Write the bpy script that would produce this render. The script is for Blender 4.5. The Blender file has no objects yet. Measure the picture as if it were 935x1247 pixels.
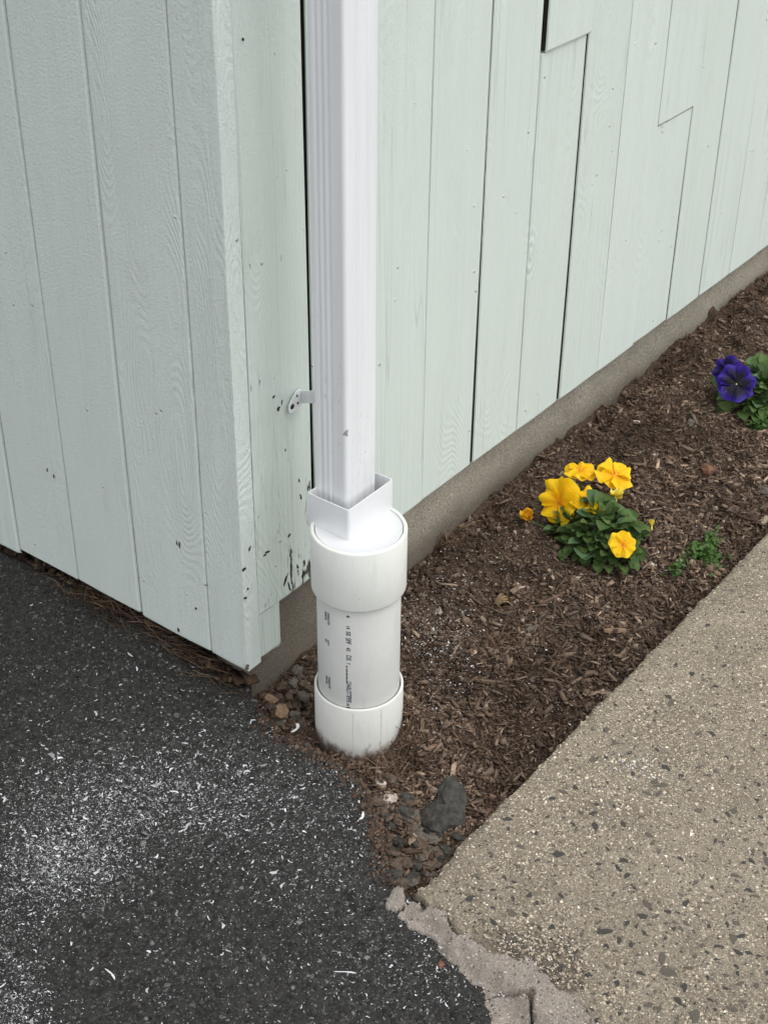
import bpy, math, random
import numpy as np
from mathutils import Vector, Matrix, Euler

random.seed(7)
rng = np.random.default_rng(11)
scene = bpy.context.scene
col = scene.collection
R = math.radians

# ------------------------------------------------------------------ camera
# World: corner of the building at the origin, front wall runs along +X (faces -Y),
# side wall runs along +Y (faces -X), Z up, metres.
CAM = np.array([-1.1115, -1.0559, 1.2824])
BAS = np.array([[0.606422, -0.795092, 0.008940],      # image right
                [-0.440686, -0.345430, -0.828537],    # image down
                [0.661852, 0.498504, -0.559863]])     # view direction
FPX = 1852.0
cam = bpy.data.cameras.new('camera')
cam.sensor_fit = 'VERTICAL'
cam.sensor_height = 24.0
cam.lens = FPX / 1247.0 * 24.0
cam.clip_start = 0.02
cam.clip_end = 300
camo = bpy.data.objects.new('camera', cam)
col.objects.link(camo)
m = Matrix.Identity(4)
for i in range(3):
    m[i][0] = BAS[0][i]; m[i][1] = -BAS[1][i]; m[i][2] = -BAS[2][i]; m[i][3] = CAM[i]
camo.matrix_world = m
scene.camera = camo

# ------------------------------------------------------------------ light
SUN_AZ = math.atan2(0.16, -1.0)      # towards the sun: measured from +Y to +X
SUN_EL = R(64)
world = bpy.data.worlds.new('World')
scene.world = world
world.use_nodes = True
wn = world.node_tree.nodes; wl = world.node_tree.links
sky = wn.new('ShaderNodeTexSky')
sky.sky_type = 'NISHITA'
sky.sun_disc = False
sky.sun_elevation = SUN_EL
sky.sun_rotation = SUN_AZ
sky.air_density = 1.0
sky.dust_density = 1.5
hs = wn.new('ShaderNodeHueSaturation')
hs.inputs['Saturation'].default_value = 0.14
wl.new(sky.outputs[0], hs.inputs['Color'])
wl.new(hs.outputs[0], wn['Background'].inputs['Color'])
wn['Background'].inputs['Strength'].default_value = 0.15
sun = bpy.data.lights.new('sun', 'SUN')
sun.energy = 0.7
sun.angle = R(50)
sun.color = (1.0, 0.97, 0.93)
suno = bpy.data.objects.new('sun', sun)
col.objects.link(suno)
sd = Vector((math.sin(SUN_AZ) * math.cos(SUN_EL), math.cos(SUN_AZ) * math.cos(SUN_EL), math.sin(SUN_EL)))
suno.rotation_euler = sd.to_track_quat('Z', 'Y').to_euler()
suno.location = sd * 8
scene.view_settings.view_transform = 'Standard'
scene.view_settings.look = 'None'
scene.view_settings.gamma = 1.0
scene.view_settings.exposure = 0.95
scene.view_settings.use_curve_mapping = False
scene.cycles.use_denoising = True

# ------------------------------------------------------------------ helpers
def at(px, py, axis, val):
    """survey of the photograph: pixel -> point on the world plane axis = val"""
    r = BAS.T @ np.array([px - 467.5, py - 623.5, FPX])
    return CAM + r * ((val - CAM[axis]) / r[axis])

def tag(o, label=None, cat=None, group=None, kind=None):
    if label: o['label'] = label
    if cat: o['category'] = cat
    if group: o['group'] = group
    if kind: o['kind'] = kind
    return o

def link(name, data, parent=None, loc=(0, 0, 0), rot=(0, 0, 0)):
    o = bpy.data.objects.new(name, data)
    col.objects.link(o)
    o.location = loc
    o.rotation_euler = rot
    if parent: o.parent = parent
    return o

def mesh_np(name, V, F, mat=None, smooth=False, colors=None, attr='Col'):
    """V (n,3); F list of index arrays or (m,k) array"""
    me = bpy.data.meshes.new(name)
    V = np.asarray(V, dtype=np.float32)
    if isinstance(F, np.ndarray):
        k = F.shape[1]; nf = F.shape[0]
        me.vertices.add(len(V)); me.vertices.foreach_set('co', V.ravel())
        me.loops.add(nf * k); me.loops.foreach_set('vertex_index', F.astype(np.int32).ravel())
        me.polygons.add(nf)
        me.polygons.foreach_set('loop_start', np.arange(nf, dtype=np.int32) * k)
        me.polygons.foreach_set('loop_total', np.full(nf, k, dtype=np.int32))
    else:
        me.from_pydata([tuple(v) for v in V.tolist()], [], F)
    me.update(calc_edges=True)
    if smooth:
        me.polygons.foreach_set('use_smooth', np.ones(len(me.polygons), dtype=bool))
    if colors is not None:
        a = me.color_attributes.new(attr, 'FLOAT_COLOR', 'POINT')
        c = np.ones((len(V), 4), dtype=np.float32); c[:, :3] = colors
        a.data.foreach_set('color', c.ravel())
    if mat: me.materials.append(mat)
    return me

def hash2(ix, iy, seed):
    h = (ix.astype(np.int64) * 374761393 + iy.astype(np.int64) * 668265263 + seed * 1442695041) & 0x7fffffff
    h = ((h ^ (h >> 13)) * 1274126177) & 0x7fffffff
    h = (h ^ (h >> 16)) & 0xffff
    return h / 65535.0

def vnoise(x, y, s, seed=0):
    x = np.asarray(x, float) / s; y = np.asarray(y, float) / s
    ix = np.floor(x); iy = np.floor(y)
    fx = x - ix; fy = y - iy
    fx = fx * fx * (3 - 2 * fx); fy = fy * fy * (3 - 2 * fy)
    a = hash2(ix, iy, seed); b = hash2(ix + 1, iy, seed)
    c = hash2(ix, iy + 1, seed); d = hash2(ix + 1, iy + 1, seed)
    return (a * (1 - fx) + b * fx) * (1 - fy) + (c * (1 - fx) + d * fx) * fy - 0.5

def fbm(x, y, s, n=3, seed=0):
    t = 0; a = 1.0
    for i in range(n):
        t = t + a * vnoise(x, y, s / 2.03 ** i, seed + 17 * i); a *= 0.5
    return t

def poly_dist(X, Y, P):
    """unsigned distance to polyline P"""
    d = np.full(np.shape(X), 1e9)
    for (ax, ay), (bx, by) in zip(P[:-1], P[1:]):
        ux, uy = bx - ax, by - ay
        t = np.clip(((X - ax) * ux + (Y - ay) * uy) / (ux * ux + uy * uy + 1e-12), 0, 1)
        d = np.minimum(d, np.hypot(X - ax - t * ux, Y - ay - t * uy))
    return d

def inside(X, Y, P):
    r = np.zeros(np.shape(X), bool)
    n = len(P)
    for i in range(n):
        (x1, y1), (x2, y2) = P[i], P[(i + 1) % n]
        c = ((y1 > Y) != (y2 > Y)) & (X < (x2 - x1) * (Y - y1) / (y2 - y1 + 1e-15) + x1)
        r ^= c
    return r

def sdf(X, Y, P):
    d = poly_dist(X, Y, list(P) + [P[0]])
    return np.where(inside(X, Y, P), -d, d)

def grid(xs, ys):
    X, Y = np.meshgrid(xs, ys)
    nx, ny = len(xs), len(ys)
    i = np.arange(nx * ny).reshape(ny, nx)
    F = np.stack([i[:-1, :-1], i[:-1, 1:], i[1:, 1:], i[1:, :-1]], -1).reshape(-1, 4)
    return X, Y, F

def box_vf(x0, x1, y0, y1, z0, z1):
    V = [(x0, y0, z0), (x1, y0, z0), (x1, y1, z0), (x0, y1, z0), (x0, y0, z1), (x1, y0, z1), (x1, y1, z1), (x0, y1, z1)]
    F = [(3, 2, 1, 0), (4, 5, 6, 7), (0, 1, 5, 4), (1, 2, 6, 5), (2, 3, 7, 6), (3, 0, 4, 7)]
    return V, F

def lathe(name, prof, mat, n=72, smooth=True, closed=False):
    V = []; F = []
    k = len(prof)
    for i in range(n):
        a = 2 * math.pi * i / n
        for r, z in prof: V.append((r * math.cos(a), r * math.sin(a), z))
    for i in range(n):
        j = (i + 1) % n
        for q in range(k - 1 if not closed else k):
            q2 = (q + 1) % k
            F.append((i * k + q, j * k + q, j * k + q2, i * k + q2))
    me = mesh_np(name, V, F, mat, smooth)
    return me

def prism(name, outline, z0, z1, mat, smooth=False):
    n = len(outline)
    V = [(x, y, z0) for x, y in outline] + [(x, y, z1) for x, y in outline]
    F = [tuple(range(n))[::-1], tuple(range(n, 2 * n))] + [(i, (i + 1) % n, n + (i + 1) % n, n + i) for i in range(n)]
    return mesh_np(name, V, F, mat, smooth)

def tube(pts, rad, n=5):
    V = []; F = []
    P = [Vector(p) for p in pts]
    for i, p in enumerate(P):
        d = (P[min(i + 1, len(P) - 1)] - P[max(i - 1, 0)]).normalized()
        a = d.orthogonal().normalized(); b = d.cross(a)
        r = rad[i] if hasattr(rad, '__len__') else rad
        for q in range(n):
            t = 2 * math.pi * q / n
            V.append(tuple(p + a * r * math.cos(t) + b * r * math.sin(t)))
    for i in range(len(P) - 1):
        for q in range(n):
            F.append((i * n + q, i * n + (q + 1) % n, (i + 1) * n + (q + 1) % n, (i + 1) * n + q))
    F.append(tuple(range(n))[::-1]); F.append(tuple(range((len(P) - 1) * n, len(P) * n)))
    return V, F

# ------------------------------------------------------------------ materials
class NT:
    def __init__(self, name):
        self.m = bpy.data.materials.new(name); self.m.use_nodes = True
        self.n = self.m.node_tree.nodes; self.l = self.m.node_tree.links
        self.b = self.n['Principled BSDF']
    def node(self, t, **kw):
        x = self.n.new(t)
        for k, v in kw.items(): setattr(x, k, v)
        return x
    def set(self, sock, v):
        if hasattr(v, 'is_linked') or isinstance(v, bpy.types.NodeSocket): self.l.new(v, sock)
        else: sock.default_value = v
    def coord(self, rand=False, kind='Object'):
        tc = self.node('ShaderNodeTexCoord').outputs[kind]
        if not rand: return tc
        oi = self.node('ShaderNodeObjectInfo').outputs['Random']
        v = self.node('ShaderNodeVectorMath', operation='MULTIPLY_ADD')
        cx = self.node('ShaderNodeCombineXYZ')
        for i in range(3): self.l.new(oi, cx.inputs[i])
        self.l.new(cx.outputs[0], v.inputs[0]); v.inputs[1].default_value = (37.0, 61.0, 23.0); self.l.new(tc, v.inputs[2])
        return v.outputs[0]
    def scale(self, vec, s):
        v = self.node('ShaderNodeVectorMath', operation='MULTIPLY')
        self.l.new(vec, v.inputs[0]); v.inputs[1].default_value = s
        return v.outputs[0]
    def noise(self, vec, s=1.0, detail=3.0, rough=0.55, dist=0.0, out='Fac'):
        x = self.node('ShaderNodeTexNoise'); self.l.new(vec, x.inputs['Vector'])
        x.inputs['Scale'].default_value = s; x.inputs['Detail'].default_value = detail
        x.inputs['Roughness'].default_value = rough; x.inputs['Distortion'].default_value = dist
        return x.outputs[out]
    def voro(self, vec, s=1.0, feature='F1', rand=1.0):
        x = self.node('ShaderNodeTexVoronoi', feature=feature); self.l.new(vec, x.inputs['Vector'])
        x.inputs['Scale'].default_value = s; x.inputs['Randomness'].default_value = rand
        return x
    def math(self, op, a, b=0.0, c=0.0, clamp=False):
        x = self.node('ShaderNodeMath', operation=op, use_clamp=clamp)
        self.set(x.inputs[0], a); self.set(x.inputs[1], b); self.set(x.inputs[2], c)
        return x.outputs[0]
    def ramp(self, fac, stops, interp='LINEAR'):
        x = self.node('ShaderNodeValToRGB'); x.color_ramp.interpolation = interp
        e = x.color_ramp.elements
        while len(e) < len(stops): e.new(0.5)
        for q, (p, c) in zip(e, stops):
            q.position = p; q.color = (*c, 1) if hasattr(c, '__len__') else (c, c, c, 1)
        self.l.new(fac, x.inputs[0])
        return x.outputs[0]
    def smooth(self, v, a, b, lo=0.0, hi=1.0):
        x = self.node('ShaderNodeMapRange', interpolation_type='SMOOTHSTEP')
        self.set(x.inputs[0], v)
        for i, q in enumerate((a, b, lo, hi)): x.inputs[i + 1].default_value = q
        return x.outputs[0]
    def mix(self, fac, a, b, blend='MIX'):
        x = self.node('ShaderNodeMix', data_type='RGBA', blend_type=blend)
        self.set(x.inputs['Factor'], fac)
        for k, v in ((6, a), (7, b)):
            if isinstance(v, bpy.types.NodeSocket): self.l.new(v, x.inputs[k])
            else: x.inputs[k].default_value = (*v, 1)
        return x.outputs[2]
    def bump(self, h, dist=0.001, strength=1.0, prev=None):
        x = self.node('ShaderNodeBump'); self.l.new(h, x.inputs['Height'])
        x.inputs['Distance'].default_value = dist; x.inputs['Strength'].default_value = strength
        if prev is not None: self.l.new(prev, x.inputs['Normal'])
        return x.outputs[0]
    def done(self, color=None, rough=0.6, normal=None, spec=None):
        if color is not None:
            if isinstance(color, bpy.types.NodeSocket): self.l.new(color, self.b.inputs['Base Color'])
            else: self.b.inputs['Base Color'].default_value = (*color, 1)
        self.set(self.b.inputs['Roughness'], rough)
        if normal is not None: self.l.new(normal, self.b.inputs['Normal'])
        if spec is not None: self.b.inputs['Specular IOR Level'].default_value = spec
        return self.m
    def sep(self, vec):
        x = self.node('ShaderNodeSeparateXYZ'); self.l.new(vec, x.inputs[0]); return x.outputs

MINT = (0.600, 0.665, 0.612)

GREYMINT = (0.630, 0.690, 0.645)

def mat_paint(name, rough_sawn=0.0, worn=False, tone=MINT):
    t = NT(name)
    o = t.coord()
    p = t.coord(rand=True)
    # saw lines and open grain running up the board
    g0 = t.noise(t.scale(p, (85, 85, 1.6)), 1.0, 4.0, 0.62)
    g1 = t.noise(t.scale(p, (330, 330, 7)), 1.0, 4.0, 0.6)
    # growth rings: contour lines of a stretched smooth field
    f = t.noise(t.scale(p, (12, 12, 3.4)), 1.0, 1.2, 0.40)
    rings = t.math('SINE', t.math('MULTIPLY', f, 235.0 + 40 * rough_sawn))
    mask = t.smooth(t.noise(t.scale(p, (13, 13, 1.3)), 1.0, 1.0), 0.44, 0.62)
    ringm = t.math('MULTIPLY', rings, mask)
    # knots
    kn = t.voro(t.scale(p, (8.0, 8.0, 3.2)), 1.0)
    kd = kn.outputs['Distance']
    kr = t.math('MULTIPLY', t.math('SINE', t.math('MULTIPLY', kd, 110.0)), t.smooth(kd, 0.06, 0.20, 1.0, 0.0))
    peel = t.noise(p, 300.0, 4.0, 0.65)
    big = t.noise(t.scale(p, (9, 9, 3)), 1.0, 2.0)
    sp = t.voro(p, 48.0)
    spk = t.smooth(sp.outputs['Distance'], 0.03, 0.13, 1.0, 0.0)
    spk = t.math('MULTIPLY', spk, t.smooth(t.noise(p, 14.0, 2.0), 0.55, 0.62))
    # hairline checks along the grain
    hl = t.noise(t.scale(p, (44, 44, 0.9)), 1.0, 1.0)
    hair = t.smooth(t.math('ABSOLUTE', t.math('SUBTRACT', hl, 0.5)), 0.0, 0.012, 1.0, 0.0)
    hair = t.math('MULTIPLY', hair, t.smooth(t.noise(t.scale(p, (6, 6, 1.5)), 1.0, 1.0), 0.42, 0.58))
    n = t.bump(big, 0.0040, 0.6)
    n = t.bump(g0, 0.0030 - 0.0018 * rough_sawn, 0.75, n)
    n = t.bump(g1, 0.0012, 0.7, n)
    n = t.bump(ringm, 0.00016 + 0.00008 * rough_sawn, 0.9, n)
    n = t.bump(kr, 0.0005 * (1 - 0.6 * rough_sawn), 0.9, n)
    n = t.bump(peel, 0.0008 + 0.0009 * rough_sawn, 0.75, n)
    n = t.bump(spk, 0.0024, 1.0, n)
    n = t.bump(hair, 0.0012, -0.8 * (1 - 0.7 * rough_sawn), n)
    v = t.noise(t.scale(p, (30, 30, 4)), 1.0, 4.0, 0.6)
    c = t.mix(t.smooth(v, 0.3, 0.75), tuple(0.95 * q for q in tone), tone)
    oi = t.node('ShaderNodeObjectInfo').outputs['Random']
    c = t.mix(t.math('MULTIPLY', oi, 0.6), c, (tone[0] * 0.91, tone[1] * 0.92, tone[2] * 0.90))
    c = t.mix(t.math('MULTIPLY', hair, 0.30 * (1 - 0.6 * rough_sawn)), c, tuple(q * 0.45 for q in tone))
    dirt = t.smooth(t.noise(t.scale(p, (26, 26, 9)), 1.0, 6.0, 0.65), 0.58, 0.78)
    c = t.mix(t.math('MULTIPLY', dirt, 0.22), c, (0.43, 0.44, 0.39))
    if worn:
        x, y, z = t.sep(o)
        reg = t.math('MULTIPLY', t.smooth(x, 0.040, 0.066), t.smooth(z, 0.02, 0.12, 1.0, 0.0))
        reg = t.math('MAXIMUM', reg, t.math('MULTIPLY', t.smooth(x, 0.088, 0.105), t.smooth(z, 0.12, 0.24, 0.75, 0.0)))
        pn = t.noise(t.scale(o, (130, 130, 26)), 1.0, 5.0, 0.65)
        pk = t.smooth(t.math('ADD', pn, t.math('MULTIPLY', reg, 0.150)), 0.690, 0.705)
        c = t.mix(pk, c, (0.050, 0.046, 0.040))
        n = t.bump(pk, 0.0014, -0.9, n)
        cr = t.noise(t.scale(o, (60, 60, 3)), 1.0, 2.0)
        crk = t.smooth(t.math('ABSOLUTE', t.math('SUBTRACT', cr, 0.5)), 0.0, 0.006, 1.0, 0.0)
        crk = t.math('MULTIPLY', crk, t.smooth(z, 0.1, 0.4, 0.7, 0.0))
        c = t.mix(crk, c, (0.16, 0.17, 0.15))
        n = t.bump(crk, 0.0010, -0.7, n)
    return t.done(c, t.math('MULTIPLY_ADD', g1, 0.2, 0.42), n, 0.35)

M = {}
M['paint'] = mat_paint('mint_paint_smooth')
M['paint_rough'] = mat_paint('grey_mint_paint_rough_sawn', 1.0, False, GREYMINT)
M['paint_worn'] = mat_paint('mint_paint_peeling', 0.3, True)

def simple(name, c, rough=0.6, ns=None, amt=0.15, bd=None, spec=None, vary=0.0):
    t = NT(name); p = t.coord(rand=True)
    cc = c
    n = None
    if ns:
        nz = t.noise(p, ns, 5.0, 0.6)
        cc = t.mix(t.smooth(nz, 0.3, 0.7), tuple(q * (1 - amt) for q in c), tuple(min(1, q * (1 + amt)) for q in c))
        if bd: n = t.bump(nz, bd, 0.8)
    return t.done(cc, rough, n, spec)

M['dark'] = simple('board_gap_shade', (0.018, 0.016, 0.014), 0.9, 60, 0.3)  # near-black colour standing for the depth shade in board gaps
M['sheath'] = simple('aged_sheathing', (0.035, 0.030, 0.025), 0.9, 40, 0.3)
M['hole'] = simple('rust_black_hole', (0.014, 0.011, 0.010), 0.9, 200, 0.4)
M['wood_raw'] = simple('bare_broken_wood', (0.11, 0.075, 0.05), 0.85, 90, 0.35, 0.002)
M['roof'] = simple('roof_shingle', (0.09, 0.09, 0.09), 0.9, 50, 0.3, 0.004)
M['steel'] = simple('dull_zinc_screw', (0.10, 0.095, 0.09), 0.45, 300, 0.3)

def mat_plastic(name, c, rough=0.38, dirt=None, scuff=0.0, bumpd=0.0004):
    t = NT(name); p = t.coord()
    a = t.noise(p, 18.0, 4.0, 0.6)
    cc = t.mix(t.smooth(a, 0.3, 0.75), tuple(q * 0.95 for q in c), c)
    b = t.noise(t.scale(p, (320, 320, 40)), 1.0, 3.0)
    s = t.noise(p, 95.0, 5.0, 0.7)
    sm = t.smooth(s, 0.66, 0.72)
    cc = t.mix(t.math('MULTIPLY', sm, 0.35), cc, (0.28, 0.27, 0.25))
    sk = t.voro(p, 60.0)
    sk2 = t.math('MULTIPLY', t.smooth(sk.outputs['Distance'], 0.04, 0.07, 1.0, 0.0), t.smooth(t.noise(p, 11.0), 0.56, 0.62))
    cc = t.mix(t.math('MULTIPLY', sk2, 0.6), cc, (0.12, 0.11, 0.10))
    if dirt:
        z = t.sep(p)[2]
        d = t.math('ADD', z, t.math('MULTIPLY', t.math('SUBTRACT', t.noise(t.scale(p, (60, 60, 25)), 1.0, 5.0, 0.65), 0.5), dirt[2]))
        dm = t.smooth(d, dirt[0], dirt[1], 0.9, 0.0)
        cc = t.mix(dm, cc, (0.16, 0.115, 0.08))
    gr = t.smooth(t.noise(t.scale(p, (70, 70, 9)), 1.0, 5.0, 0.7), 0.52, 0.78)
    cc = t.mix(t.math('MULTIPLY', gr, 0.20), cc, (0.36, 0.35, 0.31))
    n = t.bump(b, bumpd, 0.4)
    n = t.bump(t.noise(p, 25.0, 2.0), 0.0025, 0.35, n)
    return t.done(cc, t.math('MULTIPLY_ADD', a, 0.25, rough - 0.1), n, 0.45)

M['pvc'] = mat_plastic('white_pvc', (0.600, 0.602, 0.572), 0.42)
M['pvc_coup'] = mat_plastic('cream_white_pvc', (0.715, 0.730, 0.680), 0.42)
M['pvc_hub'] = mat_plastic('soil_stained_pvc', (0.640, 0.640, 0.595), 0.5, dirt=(-0.066, -0.050, 0.075))
M['pvc_new'] = mat_plastic('bright_white_pvc', (0.660, 0.670, 0.676), 0.36, bumpd=0.0002)
M['ink'] = simple('dark_print_ink', (0.03, 0.035, 0.055), 0.6, 900, 0.7)

def mat_alu():
    t = NT('white_coated_aluminium'); p = t.coord()
    a = t.noise(t.scale(p, (90, 90, 3)), 1.0, 4.0, 0.6)
    c = t.mix(t.smooth(a, 0.3, 0.7), (0.670, 0.682, 0.690), (0.735, 0.748, 0.755))
    z = t.sep(p)[2]
    low = t.smooth(z, 0.03, 0.36, 1.0, 0.12)
    s = t.noise(t.scale(p, (260, 260, 60)), 1.0, 5.0, 0.65)
    sc = t.math('MULTIPLY', t.smooth(s, 0.62, 0.70), low)
    c = t.mix(t.math('MULTIPLY', sc, 0.70), c, (0.34, 0.34, 0.33))
    g = t.smooth(t.noise(t.scale(p, (14, 14, 5)), 1.0, 5.0, 0.65), 0.5, 0.8)
    c = t.mix(t.math('MULTIPLY', g, t.math('MULTIPLY', low, 0.6)), c, (0.44, 0.44, 0.41))
    # paint knocked off the corner in one spot
    v = t.node('ShaderNodeVectorMath', operation='DISTANCE'); t.l.new(t.scale(p, (1, 1, 0.45)), v.inputs[0]); v.inputs[1].default_value = (0.055 - 0.081, -0.1225 + 0.099, 0.120 * 0.45)
    ch = t.math('ADD', v.outputs['Value'], t.math('MULTIPLY', t.noise(p, 160.0, 4.0), 0.020))
    chm = t.smooth(ch, 0.0105, 0.0125, 0.8, 0.0)
    c = t.mix(chm, c, (0.17, 0.17, 0.18))
    n = t.bump(t.noise(t.scale(p, (500, 500, 10)), 1.0, 3.0), 0.0003, 0.35)
    n = t.bump(t.noise(t.scale(p, (40, 40, 8)), 1.0, 2.0), 0.0015, 0.4, n)
    return t.done(c, 0.40, n, 0.45)
M['alu'] = mat_alu()

def mat_concrete(name, base, dark, speck=1.0, stain=False):
    t = NT(name); p = t.coord()
    big = t.noise(p, 3.2, 6.0, 0.62)
    mid = t.noise(p, 24.0, 6.0, 0.7)
    f0 = t.math('ADD', t.math('MULTIPLY', big, 0.55), t.math('MULTIPLY', mid, 0.45))
    c = t.mix(t.smooth(f0, 0.36, 0.64), dark, base)
    g = t.noise(p, 330.0, 4.0, 0.7)
    c = t.mix(t.smooth(g, 0.52, 0.72, 0.0, 0.7 * speck), c, tuple(min(1, q * 1.9) for q in base))
    c = t.mix(t.smooth(g, 0.48, 0.30, 0.0, 0.8 * speck), c, tuple(q * 0.35 for q in dark))
    st = t.smooth(t.noise(p, 9.0, 6.0, 0.7), 0.55, 0.75, 0.0, 0.4)
    c = t.mix(st, c, tuple(q * 0.6 for q in dark))
    fine = t.noise(p, 800.0, 3.0, 0.6)
    n = t.bump(mid, 0.006, 0.5)
    n = t.bump(g, 0.005, 0.8, n)
    n = t.bump(fine, 0.003, 0.8, n)
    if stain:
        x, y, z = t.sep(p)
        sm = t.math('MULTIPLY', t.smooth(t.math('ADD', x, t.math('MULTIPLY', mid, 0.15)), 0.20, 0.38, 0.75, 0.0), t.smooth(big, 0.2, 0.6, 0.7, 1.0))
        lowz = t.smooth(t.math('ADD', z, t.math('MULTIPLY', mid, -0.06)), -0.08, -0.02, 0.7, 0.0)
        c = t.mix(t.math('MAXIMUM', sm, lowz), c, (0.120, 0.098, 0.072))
    return t.done(c, 0.9, n, 0.2)
M['slab'] = mat_concrete('exposed_aggregate_concrete', (0.365, 0.314, 0.240), (0.255, 0.215, 0.163))
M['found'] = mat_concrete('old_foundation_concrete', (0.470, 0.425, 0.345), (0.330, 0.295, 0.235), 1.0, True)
M['mortar'] = mat_concrete('grey_mortar', (0.42, 0.370, 0.32), (0.32, 0.278, 0.236), 0.45)

def mat_asphalt():
    t = NT('asphalt'); p = t.coord()
    v = t.voro(p, 190.0)
    g = t.node('ShaderNodeSeparateColor'); t.l.new(v.outputs['Color'], g.inputs[0])
    v2 = t.voro(p, 420.0)
    g2 = t.node('ShaderNodeSeparateColor'); t.l.new(v2.outputs['Color'], g2.inputs[0])
    big = t.noise(p, 4.0, 5.0, 0.6)
    c = t.mix(g.outputs[0], (0.010, 0.010, 0.0092), (0.024, 0.0235, 0.0215))
    c = t.mix(t.math('MULTIPLY', t.smooth(g2.outputs[1], 0.80, 0.9), 0.5), c, (0.062, 0.060, 0.056))
    c = t.mix(t.smooth(big, 0.35, 0.7, 0.0, 0.35), c, (0.040, 0.037, 0.033))
    fine = t.noise(p, 900.0, 2.0)
    # fine white plastic dust between the stones, in drifts
    n = t.bump(t.noise(p, 40.0, 4.0, 0.6), 0.006, 0.5)
    n = t.bump(v.outputs['Distance'], 0.0070, -1.0, n)
    n = t.bump(v2.outputs['Distance'], 0.0040, -0.9, n)
    n = t.bump(fine, 0.0012, 0.5, n)
    return t.done(c, 0.80, n, 0.32)
M['asphalt'] = mat_asphalt()

def mat_soil():
    t = NT('garden_soil'); p = t.coord()
    a = t.noise(p, 30.0, 6.0, 0.65); b = t.noise(p, 260.0, 5.0, 0.65)
    c = t.mix(t.smooth(b, 0.3, 0.72), (0.040, 0.027, 0.0195), (0.125, 0.086, 0.062))
    c = t.mix(t.smooth(a, 0.35, 0.7, 0.0, 0.5), c, (0.050, 0.034, 0.025))
    n = t.bump(a, 0.012, 0.6)
    n = t.bump(b, 0.004, 0.8, n)
    return t.done(c, 0.95, n, 0.12)
M['soil'] = mat_soil()

def mat_attr(name, rough=0.9, ns=300.0, amt=0.35, bd=0.0015, spec=0.15, stretch=(1, 1, 1)):
    t = NT(name); p = t.coord()
    at_ = t.node('ShaderNodeAttribute', attribute_name='Col')
    nz = t.noise(t.scale(p, stretch), ns, 4.0, 0.6)
    c = t.mix(t.smooth(nz, 0.25, 0.75, amt, 0.0), at_.outputs['Color'], (0.02, 0.014, 0.010))
    n = t.bump(nz, bd, 0.7)
    return t.done(c, rough, n, spec)
M['chips'] = mat_attr('mulch_wood')
M['grit'] = mat_attr('stone_grit', 0.85, 500.0, 0.15, 0.0006, 0.25)
M['flake'] = mat_attr('white_plastic_shaving', 0.5, 500.0, 0.05, 0.0004, 0.3)

def mat_stone(name, c, amt=0.35):
    return simple(name, c, 0.85, 120, amt, 0.004, 0.2)
M['st_dark'] = mat_stone('dark_grey_stone', (0.050, 0.047, 0.041))
M['st_grey'] = mat_stone('grey_stone', (0.112, 0.098, 0.081))
M['st_brown'] = mat_stone('brown_stone', (0.098, 0.072, 0.053))
M['st_tan'] = mat_stone('tan_stone', (0.22, 0.145, 0.092))
M['st_pale'] = mat_stone('pale_stone', (0.40, 0.34, 0.29))
M['st_red'] = mat_stone('reddish_stone', (0.17, 0.085, 0.058))
M['agg'] = simple('embedded_dark_aggregate', (0.066, 0.063, 0.056), 0.8, 300, 0.4, 0.0015, 0.25)
M['agg2'] = simple('embedded_grey_aggregate', (0.13, 0.115, 0.092), 0.8, 300, 0.4, 0.0015, 0.25)

def mat_plant(name, c0, c1, trans=0.25, rough=0.5, vein=True):
    t = NT(name)
    oi = t.node('ShaderNodeObjectInfo').outputs['Random']
    p = t.coord(rand=True)
    c = t.mix(oi, c0, c1)
    nz = t.noise(p, 160.0, 4.0)
    c = t.mix(t.smooth(nz, 0.3, 0.7, 0.0, 0.35), c, tuple(q * 0.55 for q in c0))
    n = t.bump(nz, 0.0015, 0.5)
    t.done(c, rough, n, 0.35)
    t.b.inputs['Transmission Weight'].default_value = 0.0
    tr = t.node('ShaderNodeBsdfTranslucent'); t.l.new(c, tr.inputs['Color']); t.l.new(n, tr.inputs['Normal'])
    mx = t.node('ShaderNodeMixShader'); mx.inputs[0].default_value = trans
    t.l.new(t.b.outputs[0], mx.inputs[1]); t.l.new(tr.outputs[0], mx.inputs[2])
    t.l.new(mx.outputs[0], t.n['Material Output'].inputs['Surface'])
    return t.m
M['leaf'] = mat_plant('pansy_leaf', (0.046, 0.092, 0.020), (0.125, 0.200, 0.052))
M['leaf2'] = mat_plant('pale_pansy_leaf', (0.075, 0.150, 0.060), (0.150, 0.250, 0.115))
M['weed'] = mat_plant('weed_leaf', (0.060, 0.130, 0.024), (0.075, 0.150, 0.032))
M['stem'] = mat_plant('green_stem', (0.07, 0.13, 0.04), (0.09, 0.16, 0.05), 0.1)

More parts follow.
